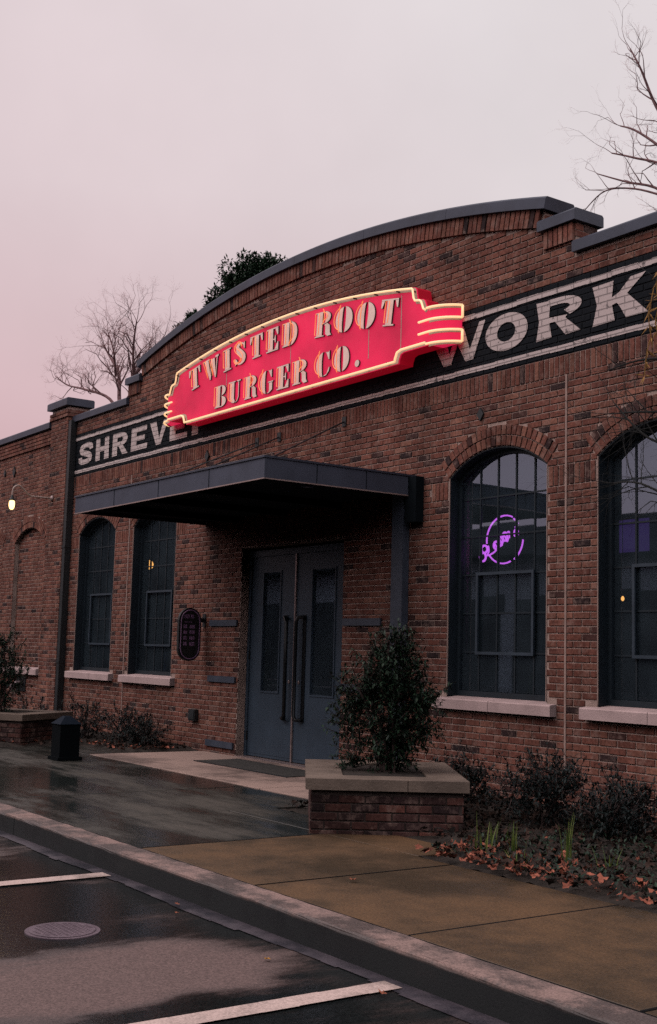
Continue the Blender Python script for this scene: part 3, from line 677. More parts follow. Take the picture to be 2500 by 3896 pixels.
# --- steel windows
def clip_arch(x0, x1, z0, z1, xc, R, zc, n=8):
    """pane rectangle clipped by the arch"""
    def top(x): return zc + math.sqrt(max(0, R * R - (x - xc) ** 2))
    xs = [x0 + (x1 - x0) * i / n for i in range(n + 1)]
    pts = [(x, min(z1, top(x))) for x in xs]
    if max(p[1] for p in pts) <= z0 + .02: return None
    pts = [(x, max(z, z0 + .001)) for x, z in pts]
    return [(x0, z0), (x1, z0)] + pts[::-1]
FY = .155
ROWS = [.985 + .065, 1.452, 1.857, 2.262, 2.667, 3.072, 3.6]
def make_window(xl, xr, label=None):
    xc = (xl + xr) / 2
    wn = bpy.data.objects.new('window', None); wn.location = (xc - CX, FY, .985); link(wn, bld)
    if label: wn['label'] = label
    def wp(o):
        o.parent = wn; o.matrix_parent_inverse = Matrix.Translation(Vector((xc, FY, .985))).inverted(); return o
    Ro = RW; Ri = RW - .06; a0 = math.asin(HALF / Ro)
    o_ = win_hole(xl + .001, xr - .001, z0=.99); 
    hi = HALF - .06; ai = math.asin(hi / Ri)
    inn = [(xc - hi, 1.05), (xc + hi, 1.05)] + [(xc + Ri * math.sin(ai - 2 * ai * i / 16), ZCW + Ri * math.cos(ai - 2 * ai * i / 16)) for i in range(17)]
    wp(MB().prism(o_, lambda a, b: (a, FY - .03, b), lambda a, b: (a, FY + .05, b), [inn]).build('frame', M_STEEL))
    o1 = win_hole(xl + .0005, xr - .0005, z0=.99); R1 = RW - .014; h1 = HALF - .014; a1_ = math.asin(h1 / R1)
    i1 = [(xc - h1, .9905), (xc + h1, .9905)] + [(xc + R1 * math.sin(a1_ - 2 * a1_ * i / 16), ZCW + R1 * math.cos(a1_ - 2 * a1_ * i / 16)) for i in range(17)]
    lin = MB()                                    # steel lining of the reveal, with a bead of sealant against the brick
    nL = len(o1)
    for k_ in range(1, nL):
        j_ = (k_ + 1) % nL
        A, B, C_, D_ = o1[k_], o1[j_], i1[j_], i1[k_]
        lin.add([(A[0], .008, A[1]), (B[0], .008, B[1]), (C_[0], .008, C_[1]), (D_[0], .008, D_[1]), (D_[0], FY - .031, D_[1]), (C_[0], FY - .031, C_[1])], [(0, 1, 2, 3), (3, 2, 5, 4)])
    wp(lin.build('reveal_lining', M_STEEL, recalc=False))
    for xq in (xl + .001, xr - .010): wp(MB().box(xq, xq + .009, -.004, .0075, 1.0, SPR).build('sealant_bead', M_JOINT))
    cols = [xc - hi + 2 * hi * i / 5 for i in range(6)]
    for x in cols[1:-1]:
        zt = ZCW + math.sqrt(Ri * Ri - (x - xc) ** 2)
        wp(MB().box(x - .009, x + .009, FY - .004, FY + .025, 1.052, zt - .001).build('muntin', M_STEEL))
    for z in ROWS[1:-1]:
        for i in range(5):
            wp(MB().box(cols[i] + .0095, cols[i + 1] - .0095, FY - .003, FY + .024, z - .008, z + .008).build('muntin', M_STEEL))
    # hopper sash over the middle three lights
    mb = MB(); x0, x1, z0, z1 = cols[1] - .022, cols[4] + .022, ROWS[1] - .022, ROWS[3] + .022; t = .03
    mb.prism([(x0, z0), (x1, z0), (x1, z1), (x0, z1)], lambda a, b: (a, FY - .036, b), lambda a, b: (a, FY - .013, b), [[(x0 + t, z0 + t), (x1 - t, z0 + t), (x1 - t, z1 - t), (x0 + t, z1 - t)]])
    wp(mb.build('sash', M_SASH))
    for i in range(5):
        for j in range(6):
            p = clip_arch(cols[i] + .004, cols[i + 1] - .004, ROWS[j] + .004, ROWS[j + 1] - .004, xc, Ri + .004, ZCW)
            if not p: continue
            tx, tz = random.uniform(-.0022, .0022), random.uniform(-.003, .003)
            cxx, czz = (cols[i] + cols[i + 1]) / 2, (ROWS[j] + ROWS[j + 1]) / 2
            wp(MB().add([(a, FY + .006 + (a - cxx) * tx + (b - czz) * tz, b) for a, b in p], [tuple(range(len(p)))]).build('pane', M_GLASS, recalc=False))
    # cast stone sill in two lengths
    xa, xb = xl - .145, xr + .125; xm = xa + (xb - xa) * random.uniform(.35, .6)
    for p, q in ((xa, xm - .003), (xm + .003, xb)):
        prof = [(-.085, .862), (-.085, .958), (-.075, .968), (FY - .031, .992), (FY - .031, .862)]
        wp(MB().prism(prof, lambda y, z: (p, y, z), lambda y, z: (q, y, z)).build('sill', M_STONE))
    return wn
for i, (a, c) in enumerate(WINS): make_window(a, c)
for xl, xr in BA:
    prof = [(WY - .13, .862), (WY - .13, .958), (WY - .12, .968), (WY + .04, .992), (WY + .04, .862)]
    bpart(MB().prism(prof, lambda y, z: (xl - .145, y, z), lambda y, z: (xr + .125, y, z)).build('blind_arch_sill', M_STONE, bld))

# --- double entrance door
DY = .145
dz0, dz1 = .012, 2.74
dx0, dx1 = DOOR[0], DOOR[1]; dc = -12.99 + .02
fr_ = MB().box(dx0 + .001, dx0 + .06, DY - .02, DY + .08, .0, dz1).box(dx1 - .06, dx1 - .001, DY - .02, DY + .08, .0, dz1).box(dx0 + .061, dx1 - .061, DY - .02, DY + .08, dz1 - .08, dz1)
bpart(fr_.build('door_frame', M_DOOR, bld))
bpart(MB().box(dx0 + .0, dx1, -.02, DY + .09, -.02, .0118).build('threshold', M_ASTR, bld))
dc = (dx0 + dx1) / 2 - .04
for s, (a, c) in enumerate(((dx0 + .062, dc - .012), (dc + .012, dx1 - .062))):
    dn = bpy.data.objects.new('door', None); dn.location = ((a + c) / 2 - CX, DY, 0); link(dn, bld)
    def dp(o):
        o.parent = dn; o.matrix_parent_inverse = Matrix.Translation(Vector(((a + c) / 2, DY, 0))).inverted(); return o
    g0, g1 = (a + .30, c - .36) if s == 0 else (a + .36, c - .30)
    lf = MB().prism([(a, dz0 + .01), (c, dz0 + .01), (c, dz1 - .082), (a, dz1 - .082)], lambda x, z: (x, DY, z), lambda x, z: (x, DY + .045, z), [[(g0, .88), (g1, .88), (g1, 2.44), (g0, 2.44)]])
    dp(lf.build('leaf', M_DOOR))
    t = .022
    dp(MB().prism([(g0 - t, .88 - t), (g1 + t, .88 - t), (g1 + t, 2.44 + t), (g0 - t, 2.44 + t)], lambda x, z: (x, DY - .012, z), lambda x, z: (x, DY - .0005, z), [[(g0, .88), (g1, .88), (g1, 2.44), (g0, 2.44)]]).build('glazing_bead', M_DOOR))
    dp(MB().box(g0 + .001, g1 - .001, DY + .018, DY + .026, .881, 2.439).build('pane', M_GLASS))
    hx = c - .10 if s == 0 else a + .10
    sgn = -1 if s == 0 else 1
    pts = [(hx + sgn * .10, DY, .56), (hx + sgn * .10, DY - .04, .555), (hx + sgn * .04, DY - .065, .55), (hx, DY - .07, .60), (hx, DY - .07, 1.2), (hx, DY - .07, 1.78), (hx + sgn * .04, DY - .065, 1.84), (hx + sgn * .10, DY - .04, 1.84), (hx + sgn * .10, DY, 1.84)]
    dp(MB().tube(pts, .024, 8).build('pull_handle', M_HANDLE, smooth=True))
    dp(MB().box(hx + sgn * .10 - .035, hx + sgn * .10 + .035, DY - .010, DY - .0006, .53, 1.87).build('push_plate', M_HANDLE))
    for hz in (.28, 1.35, 2.42):
        hxx = a - .008 if s == 0 else c + .008
        dp(MB().tube([(hxx, DY - .012, hz - .06), (hxx, DY - .012, hz + .06)], .012, 8).build('hinge', M_HANDLE))
    dp(MB().lathe([(.022, 0), (.022, .008), (.012, .012)], 12, Matrix.Translation((hx, DY - .0005, 1.02)) @ Matrix.Rotation(PI / 2, 4, 'X')).build('lock_cylinder', M_ASTR))
    dp(MB().box(a + .03, c - .03, DY - .0045, DY - .0006, .06, .40).build('kick_plate', M_DOOR))
bpart(MB().box(dc - .0115, dc + .0115, DY - .022, DY + .03, .02, dz1 - .083).build('astragal', M_ASTR, bld))
for z in (1.77, 1.005, .13):
    for a, c in ((-14.83, -14.10), (-11.66, -10.93)):
        bpart(MB().box(a, c, -.034, -.0085, z - .042, z + .042).build('steel_strap', M_STRAP, bld))
        for x in (a + .08, (a + c) / 2, c - .08):
            pass
bpart(MB().box(-10.66, -10.46, -.10, -.0085, -.02, 3.20).build('steel_post', M_STRAP, bld))
bpart(MB().box(-15.27, -15.09, -.07, -.009, .40, .56).box(-15.25, -15.11, -.078, -.0705, .42, .54).build('outlet_box', M_DARK, bld))
for x, z, s in ((-22.55, 4.72, .075), (-23.05, 4.74, .05), (-9.30, 3.93, .05), (-15.1, 4.17, .06)):
    y = WY - .07 if x < -20 else -.03
    bpart(MB().prism([(x - s, z), (x, z - s * 1.4), (x + s, z), (x, z + s * 1.4)], lambda a, b: (a, y, b), lambda a, b: (a, y + .022, b)).build('anchor_plate', M_DARK, bld))

# --- painted lettering on the band
def glyph_mesh(polys, x, z, sx, sz, y, step=.0003):
    mb = MB()
    for i, p in enumerate(polys):
        tri = geometry.tessellate_polygon([[Vector((a, b, 0)) for a, b in p]])
        yy = y - i * step
        mb.add([(x + a * sx, yy, z + b * sz) for a, b in p], tri)
    return mb
def R_(x0, y0, x1, y1): return [(x0, y0), (x1, y0), (x1, y1), (x0, y1)]
def arcband(cx, cy, ro, so, ri, si, a0, a1, n=18):
    o = [(cx + ro * math.cos(math.radians(a0 + (a1 - a0) * i / n)), cy + so * math.sin(math.radians(a0 + (a1 - a0) * i / n))) for i in range(n + 1)]
    q = [(cx + ri * math.cos(math.radians(a0 + (a1 - a0) * i / n)), cy + si * math.sin(math.radians(a0 + (a1 - a0) * i / n))) for i in range(n + 1)]
    return o + q[::-1]
def stroke(pts):
    l, r = [], []
    for i, (x, y, wd) in enumerate(pts):
        a = pts[max(0, i - 1)]; c = pts[min(len(pts) - 1, i + 1)]
        dx, dy = c[0] - a[0], c[1] - a[1]; d = math.hypot(dx, dy) or 1
        nx, ny = -dy / d * wd / 2, dx / d * wd / 2
        l.append((x + nx, y + ny)); r.append((x - nx, y - ny))
    return l + r[::-1]
def smooth(pts, n=5):
    out = []
    for i in range(len(pts) - 1):
        p0 = pts[max(0, i - 1)]; p1 = pts[i]; p2 = pts[i + 1]; p3 = pts[min(len(pts) - 1, i + 2)]
        for j in range(n):
            t = j / n
            out.append(tuple(.5 * ((2 * b) + (-a + c) * t + (2 * a - 5 * b + 4 * c - d) * t * t + (-a + 3 * b - 3 * c + d) * t ** 3) for a, b, c, d in zip(p0, p1, p2, p3)))
    out.append(pts[-1]); return out
WALLFONT = {
 'S': [stroke(smooth([(.90, .66, .25), (.84, .84, .26), (.52, .885, .23), (.20, .80, .25), (.20, .61, .26), (.50, .50, .27), (.80, .38, .26), (.80, .19, .25), (.48, .115, .23), (.16, .16, .26), (.10, .34, .25)]))],
 'H': [[(0, 0), (.34, 0), (.32, 1), (.02, 1)], [(.66, 0), (1, 0), (.98, 1), (.68, 1)], R_(.31, .39, .69, .62)],
 'R': [[(0, 0), (.32, 0), (.31, 1), (.02, 1)], arcband(.52, .70, .44, .30, .15, .12, -90, 90), R_(.30, .78, .54, 1), R_(.30, .40, .54, .60), [(.40, .42), (.66, .44), (1.0, 0), (.66, 0)]],
 'E': [[(0, 0), (.34, 0), (.32, 1), (.02, 1)], R_(.31, .78, .95, 1), R_(.31, .40, .84, .61), R_(.31, 0, 1, .22)],
 'V': [[(0, 1), (.36, 1), (.60, .0), (.38, 0)], [(.44, 0), (.62, 0), (1, 1), (.76, 1)]],
 'P': [[(0, 0), (.34, 0), (.32, 1), (.02, 1)], arcband(.52, .68, .46, .32, .16, .13, -90, 90), R_(.30, .80, .54, 1), R_(.30, .36, .54, .56)],
 'W': [[(0, 1), (.27, 1), (.42, 0), (.27, 0)], [(.30, 0), (.40, 0), (.60, .86), (.50, .86)], [(.40, 1), (.62, 1), (.79, 0), (.66, 0)], [(.67, 0), (.80, 0), (1.0, 1), (.90, 1)]],
 'O': [arcband(.5, .5, .5, .5, .215, .255, 0, 180, 26), arcband(.5, .5, .5, .5, .215, .255, 180, 360, 26)],
 'K': [[(.02, 0), (.42, .02), (.36, .5), (.40, 1), (.02, .98), (.10, .5)], [(.34, .40), (.52, .46), (.96, 1.0), (.70, .98), (.50, .68), (.34, .58)], [(.44, .48), (.64, .60), (1.0, .02), (.62, .02), (.52, .30)]],
 'Q': [[(.02, 0), (.36, .02), (.30, .5), (.33, .98), (.02, 1), (.08, .5)], arcband(.50, .73, .50, .27, .25, .10, -60, 90), R_(.29, .83, .52, 1), [(.29, .40), (.62, .40), (.70, .50), (.29, .54)], [(.42, .42), (.64, .46), (.98, .02), (.66, 0)]],
}
YP = -.0125
def paintword(seq, z0, h):
    for ch, xa, xb in seq:
        bpart(glyph_mesh(WALLFONT[ch], xa, z0, xb - xa, h, YP).build('painted_letter', M_PAINT, bld, recalc=False))
paintword([('S', -19.68, -19.12), ('H', -18.99, -18.46), ('R', -18.33, -17.74), ('E', -17.63, -17.05), ('V', -16.98, -16.36), ('E', -16.30, -15.74), ('P', -15.60, -15.05)], 4.535, .372)
paintword([('W', -10.16, -9.25), ('O', -9.245, -8.62), ('Q', -8.51, -7.89), ('K', -7.765, -7.08)], 4.548, .392)
for z in (4.402, 4.988):
    mb = MB(); n = 90; x0, x1 = -19.84, XR - .02
    for i in range(n):
        a = x0 + (x1 - x0) * i / n; c = x0 + (x1 - x0) * (i + 1) / n; j = random.uniform(-.004, .004)
        mb.add([(a, YP, z + j), (c, YP, z + j), (c, YP, z + .054 + j), (a, YP, z + .054 + j)], [(0, 1, 2, 3)])
    bpart(mb.build('painted_stripe', M_PAINT, bld, recalc=False))

# ------------------------------------------------------------------ canopy over the entrance
cp = thing('entrance_canopy', 'flat grey metal canopy over the double entrance doors', 'canopy', (-12.72, -1.0, 3.2))
AX0, AX1, AY, AZ0, AZ1 = -15.10, -10.36, -2.0, 3.165, 3.385
def cpp(o): return keep(o)
cpp(MB().box(AX0, AX1, AY, AY + .03, AZ0, AZ1).build('fascia', M_CANOPY, cp))
for x in (AX0, AX1 - .03): cpp(MB().box(x, x + .03, AY + .031, -.009, AZ0, AZ1).build('fascia', M_CANOPY, cp))
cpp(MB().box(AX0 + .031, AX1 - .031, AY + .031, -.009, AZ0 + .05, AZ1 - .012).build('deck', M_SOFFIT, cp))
cpp(MB().box(AX0 - .006, AX1 + .006, AY - .008, AY + .012, AZ0 - .013, AZ0 - .001).box(AX1 - .012, AX1 + .006, AY + .0125, -.01, AZ0 - .013, AZ0 - .001).build('drip_edge', M_EDGE, cp))
for x in (-13.9, -12.7, -11.5):
    cpp(MB().box(x - .004, x + .004, AY - .004, AY - .0005, AZ0 + .004, AZ1 - .004).build('fascia_seam', M_SOFFIT, cp))
for y in (-1.35, -.7):
    cpp(MB().box(AX1 + .0005, AX1 + .004, y - .004, y + .004, AZ0 + .004, AZ1 - .004).build('fascia_seam', M_SOFFIT, cp))
cpp(MB().box(AX0 - .012, AX1 + .012, AY - .014, -.009, AZ1 - .0115, AZ1 + .010).build('roof_flashing', M_COPING, cp))
for x in (-14.2, -13.0, -11.8):
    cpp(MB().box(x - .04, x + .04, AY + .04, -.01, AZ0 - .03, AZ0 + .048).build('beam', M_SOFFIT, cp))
cpp(MB().box(AX1 - .22, AX1 - .13, AY + .6, AY + .7, AZ0 - .02, AZ0 + .045).build('downlight', M_STRAP, cp))
cpp(MB().box(AX1 - .05, AX1 + .14, -.12, -.0095, 2.86, AZ1 - .02).build('wall_bracket', M_SOFFIT, cp))
for xa, xb in ((-14.35, -13.75), (-13.25, -13.2), (-11.35, -11.75)):
    cpp(MB().tube([(xa, AY + .35, AZ1 - .01), (xb, -.01, 4.20)], .010, 6).box(xb - .04, xb + .04, -.02, -.009, 4.14, 4.26).build('tie_rod', M_DARK, cp))

# ------------------------------------------------------------------ big neon sign
SY = -.245; SCX = CX
sg = thing('neon_wall_sign', 'large red arched sign reading TWISTED ROOT BURGER CO. with yellow neon border', 'sign', (SCX, SY, 4.6))
def sp(o, par=None):
    if par is None: o.parent = sg; return keep(o)
    o.parent = par; return o
SR = 15.5; STOP = 5.70
def sarc(dx): return STOP - (SR - math.sqrt(SR * SR - dx * dx))
half = [(2.47, 4.635), (2.475, 4.675), (2.505, 4.735), (2.56, 4.752), (2.99, 4.752), (2.99, 5.155), (2.955, 5.175), (2.915, 5.265), (2.88, 5.29), (2.80, 5.305), (2.785, 5.33), (2.765, 5.43), (2.74, 5.455)]
arcp = [(2.74 - 5.48 * i / 40, sarc(2.74 - 5.48 * i / 40)) for i in range(1, 40)]
outl = half + arcp + [(-a, b) for a, b in half[::-1]]
outl = [(SCX + a, b) for a, b in outl]
sp(MB().prism(outl, lambda a, b: (a, SY + .012, b), lambda a, b: (a, -.04, b)).build('cabinet', M_SIGNSIDE))
face_o = sp(MB().prism(outl, lambda a, b: (a, SY, b), lambda a, b: (a, SY + .0115, b)).build('face', M_SIGN))
def inset(poly, d):
    n = len(poly); r = []
    area = sum(poly[i][0] * poly[(i + 1) % n][1] - poly[(i + 1) % n][0] * poly[i][1] for i in range(n))
    s = 1 if area > 0 else -1
    for i in range(n):
        p = Vector(poly[i - 1]); q = Vector(poly[i]); t = Vector(poly[(i + 1) % n])
        e1 = (q - p).normalized(); e2 = (t - q).normalized()
        n1 = Vector((-e1.y, e1.x)) * s; n2 = Vector((-e2.y, e2.x)) * s
        nn = (n1 + n2); nn = nn.normalized() if nn.length > .2 else n1
        k = 1 / max(.5, nn.dot(n1)); r.append((q.x + nn.x * d * k, q.y + nn.y * d * k))
    return r
refl_o = inset(outl, .006); refl_i = inset(outl, .052)
mb = MB()
for i in range(len(outl)):
    j = (i + 1) % len(outl)
    mid = (outl[i][0] + outl[j][0]) / 2 - SCX
    if abs(mid) > 2.985: continue
    mb.add([(refl_o[i][0], SY - .004, refl_o[i][1]), (refl_o[j][0], SY - .004, refl_o[j][1]), (refl_i[j][0], SY - .004, refl_i[j][1]), (refl_i[i][0], SY - .004, refl_i[i][1])], [(0, 1, 2, 3)])
sp(mb.build('tube_reflection', M_PALE, recalc=False))  # pale border strip behind the tubes: their reflection put into the colour
# end fins curving back to the wall
def fin_pt(s, t, off=0):
    """t 0..1 along the curve from the face edge to the wall"""
    a = t * math.radians(62); r = .40
    x = 2.99 + r * math.sin(a) * .86; y = SY + r * (1 - math.cos(a)) * .92
    return Vector((SCX + s * x, y - off * math.cos(a), 0)) + Vector((s * off * math.sin(a), 0, 0))
for s in (-1, 1):
    mb = MB(); n = 10
    for z0, z1 in ((4.752, 5.155),):
        for i in range(n + 1):
            p = fin_pt(s, i / n)
            for q, yy in ((z0, p.y), (z1, p.y), (z1, -.04), (z0, -.04)): mb.v.append((p.x, yy, q))
        for i in range(n):
            for q in range(4): mb.f.append((i * 4 + q, i * 4 + (q + 1) % 4, (i + 1) * 4 + (q + 1) % 4, (i + 1) * 4 + q))
        mb.f.append((n * 4, n * 4 + 1, n * 4 + 2, n * 4 + 3))
    sp(mb.build('end_fin', M_SIGN))
    O = .045
    def bar(z, t0=True):
        pts = [(SCX + s * 2.86, SY - O, z), (SCX + s * 2.93, SY - O, z)] if t0 else []
        return pts + [tuple(fin_pt(s, i / 10, O) + Vector((0, 0, z))) for i in range(11)]
    zt, za, zb, zl = 5.155, 5.02, 4.885, 4.755
    for z in (za, zb): sp(MB().tube(bar(z), .0135, 8).build('neon_tube', M_NEON_Y, smooth=True))
    for z in (zt, zl): sp(MB().tube(bar(z, False), .0135, 8).build('neon_tube', M_NEON_Y, smooth=True))
    e_ = fin_pt(s, 1, O)
    for p, q in ((za, zt), (zl, zb)): sp(MB().tube([(e_.x, e_.y, p), (e_.x, e_.y, q)], .0145, 8).build('neon_tube', M_NEON_Y, smooth=True))
    for z in (zt, za, zb, zl):
        mb = MB()
        for i in range(10):
            p, q = fin_pt(s, i / 10, .003), fin_pt(s, (i + 1) / 10, .003)
            mb.add([(p.x, p.y, z - .022), (q.x, q.y, z - .022), (q.x, q.y, z + .012), (p.x, p.y, z + .012)], [(0, 1, 2, 3)])
        sp(mb.build('tube_reflection', M_PALE, recalc=False))  # tube reflection on the fins, painted as pale strips
tb = inset(outl, .022)
def seg_idx(cond): return [i for i in range(len(tb)) if cond(tb[i][0] - SCX, outl[i][1])]
ntop = [(SCX + a, b) for a, b in half[5:]] ; 
tube_top = [tb[i] for i in range(len(outl)) if 5 <= i < len(outl) - 5]
sp(MB().tube([(a, SY - .045, b) for a, b in tube_top], .012, 8).build('neon_tube', M_NEON_Y, smooth=True))
tube_bot = [tb[i] for i in list(range(len(outl) - 5, len(outl))) + list(range(0, 5))]
sp(MB().tube([(a, SY - .045, b) for a, b in tube_bot], .014, 8).build('neon_tube', M_NEON_Y, smooth=True))
for i in range(6, len(tube_top) - 6, 3):
    a, b = tube_top[i]; sp(MB().box(a - .008, a + .008, SY - .05, SY - .001, b - .026, b - .012).build('tube_support', M_DARK))
for i in range(13):
    x = SCX - 2.3 + 4.6 * i / 12; sp(MB().box(x - .008, x + .008, SY - .05, SY - .001, 4.662, 4.676).build('tube_support', M_DARK))
for x in (-1.35, .25, 1.9, 2.5):
    sp(MB().box(SCX + x - .006, SCX + x + .006, SY - .0022, SY - .0003, 4.80, sarc(x) - .08).build('panel_seam', M_PALE))

def cres(cx, a, b_, s, cy=.5, ry=.5, n=14):
    o = [(cx + s * a * math.cos(-PI / 2 + PI * i / n), cy + ry * math.sin(-PI / 2 + PI * i / n)) for i in range(n + 1)]
    q = [(cx + s * b_ * math.cos(-PI / 2 + PI * i / n), cy + ry * math.sin(-PI / 2 + PI * i / n)) for i in range(n + 1)]
    return o + q[::-1][1:-1]
SF = {   # fat-face stencil capitals: (width, solid pieces, index of pieces outlined in neon)
 'T': (.86, [R_(.29, .03, .60, .95), R_(.0, .93, .86, 1.0), [(.0, .66), (.07, .66), (.17, .94), (.0, .94)], [(.86, .66), (.79, .66), (.69, .94), (.86, .94)], R_(.17, 0, .72, .07)], [0]),
 'W': (1.16, [[(.08, .97), (.40, .97), (.56, .0), (.46, .0)], [(.55, .93), (.86, .93), (.93, .0), (.84, .0)], [(.50, .0), (.57, .12), (.64, .93), (.58, .93)], [(.88, .0), (.94, .1), (1.09, .93), (1.02, .93)], R_(.0, .93, .5, 1.0), R_(.92, .9, 1.16, 1.0)], [0, 1]),
 'I': (.52, [R_(.10, .06, .42, .94), R_(0, 0, .52, .07), R_(0, .93, .52, 1)], [0]),
 'S': (.74, [stroke(smooth([(.60, .70, .05), (.56, .88, .08), (.38, .95, .10), (.20, .86, .20), (.22, .68, .27), (.40, .50, .31), (.56, .32, .29), (.56, .15, .21), (.38, .05, .10), (.18, .10, .08), (.10, .30, .05)])), [(.60, .66), (.66, .66), (.66, .98), (.56, .90)], [(.08, .34), (.02, .34), (.02, .02), (.14, .10)]], [0]),
 'E': (.78, [R_(.10, .05, .42, .95), R_(0, .93, .74, 1), R_(0, 0, .76, .07), [(.74, .94), (.74, .66), (.68, .66), (.54, .94)], [(.76, .06), (.76, .36), (.70, .36), (.52, .06)], R_(.42, .47, .56, .53), [(.54, .34), (.59, .34), (.59, .66), (.54, .66), (.50, .5)]], [0]),
 'D': (.88, [R_(.08, .0, .40, 1.0), cres(.46, .42, .13, 1), R_(.0, .94, .46, 1.0), R_(.0, 0, .46, .06)], [0, 1]),
 'R': (.90, [R_(.08, .0, .40, 1.0), cres(.48, .36, .08, 1, .75, .25), R_(0, .94, .5, 1), R_(.0, 0, .50, .06), R_(.40, .49, .52, .54), [(.50, .46), (.66, .52), (.82, .40), (.84, .12), (.92, .0), (.70, -.02), (.58, .08), (.56, .40)]], [0, 1]),
 'O': (.90, [cres(.42, .42, .06, -1), cres(.48, .42, .06, 1)], [0]),
 'B': (.86, [R_(.08, .0, .40, 1.0), cres(.48, .33, .06, 1, .76, .24), cres(.48, .37, .06, 1, .25, .25), R_(0, .94, .5, 1), R_(.0, 0, .50, .06)], [0]),
 'U': (.88, [[(.10, .94), (.42, .94), (.42, .22), (.50, .06), (.44, .0), (.30, .02), (.16, .10), (.10, .25)], [(.70, .94), (.76, .94), (.76, .24), (.66, .06), (.52, .0), (.52, .05), (.62, .1), (.70, .25)], R_(0, .93, .5, 1), R_(.6, .93, .88, 1)], [0]),
 'G': (.88, [cres(.42, .42, .08, -1), [(.44, .0), (.58, .05), (.62, .10), (.62, .44), (.84, .44), (.84, .12), (.62, .0)], [(.46, 1.0), (.58, .95), (.74, .66), (.80, .66), (.80, 1.0), (.70, .96)], R_(.54, .44, .90, .5)], [0]),
 'C': (.82, [cres(.42, .42, .08, -1), [(.46, 1.0), (.58, .95), (.72, .64), (.78, .64), (.78, 1.0), (.70, .95)], [(.44, .0), (.60, .03), (.76, .18), (.80, .34), (.74, .34), (.62, .10), (.46, .05)]], [0]),
 '.': (.30, [arcband(.14, .14, .14, .14, .001, .001, 0, 360, 20)[:21]], []),
}
def sign_letter(ch, x0, x1, z, h, rot=0.0):
    wd, polys, neon = SF[ch]; sx = (x1 - x0) / wd
    xc, zc = (x0 + x1) / 2, z + h / 2
    def T(a, b):
        X, Z = x0 + a * sx - xc, z + b * h - zc
        return xc + X * math.cos(rot) + Z * math.sin(rot), zc - X * math.sin(rot) + Z * math.cos(rot)
    side, front = MB(), MB()
    for i, p in enumerate(polys):
        P = [T(a, b) for a, b in p]
        side.prism(P, lambda a, b: (a, SY - .020 + i * .0004, b), lambda a, b: (a, SY - .001, b))
        tri = geometry.tessellate_polygon([[Vector((a, b, 0)) for a, b in inset(P, .003)]])
        front.add([(a, SY - .0215 - i * .0003, b) for a, b in inset(P, .003)], tri)
    lo = sp(side.build('letter', M_LETTERSIDE))
    sp(front.build('letter_front', M_LETTER, recalc=False), lo)
    for i in neon:
        P = inset([T(a, b) for a, b in polys[i]], .022)
        sp(MB().tube([(a, SY - .06, b) for a, b in P], .0052, 6, closed=True).build('neon_tube', M_NEON_O, smooth=True), lo)
    return lo
ROW1 = [('T', -15.27, -14.94), ('W', -14.86, -14.42), ('I', -14.30, -14.09), ('S', -13.99, -13.70), ('T', -13.60, -13.28), ('E', -13.19, -12.89), ('D', -12.80, -12.46), ('R', -12.06, -11.71), ('O', -11.63, -11.28), ('O', -11.19, -10.84), ('T', -10.74, -10.42)]
for ch, a, c in ROW1:
    dx = (a + c) / 2 - SCX; drop = STOP - sarc(dx)
    sign_letter(ch, a, c, 5.275 - drop, .315, dx / SR)
for ch, a, c in [('B', -14.50, -14.19), ('U', -14.13, -13.81), ('R', -13.71, -13.39), ('G', -13.31, -13.00), ('E', -12.91, -12.62), ('R', -12.54, -12.21), ('C', -12.02, -11.72), ('O', -11.64, -11.33), ('.', -11.22, -11.12)]:
    sign_letter(ch, a, c, 4.735, .31)
def keepw(o): return o
for x in (-2.2, -.7, .8, 2.2):
    sp(MB().box(SCX + x - .03, SCX + x + .03, -.0395, -.014, 4.75, 5.35).build('mounting_rail', M_DARK))

# ------------------------------------------------------------------ gooseneck lamp, blade sign, fire connection
lp = thing('gooseneck_lamp', 'lit bare bulb hanging from a curved wall arm beside the left pilaster', 'lamp', (-20.5, PY, 4.0))
X = -20.5
keep(MB().lathe([(.055, 0), (.055, .012), (.03, .03), (.016, .04)], 14, Matrix.Translation((X, PY - .008, 4.02)) @ Matrix.Rotation(PI / 2, 4, 'X')).build('wall_plate', M_ASTR, lp, smooth=True))
arm = smooth([(X, PY - .01, 4.02), (X, -.40, 4.02), (X, -.55, 4.03), (X, -.66, 4.12), (X, -.76, 4.19), (X, -.85, 4.15), (X, -.875, 4.06), (X, -.875, 4.00)], 5)
keep(MB().tube(arm, .015, 8).build('arm', M_PALE, lp, smooth=True))
keep(MB().lathe([(.014, 4.01), (.022, 3.99), (.03, 3.96), (.05, 3.925), (.052, 3.915)], 16, Matrix.Translation((X, -.875, 0))).build('socket', M_DARK, lp, smooth=True))
keep(MB().lathe([(.030, 3.914), (.046, 3.90), (.052, 3.86), (.05, 3.81), (.035, 3.765), (.01, 3.75)], 16, Matrix.Translation((X, -.875, 0))).build('bulb', M_BULB, lp, smooth=True))

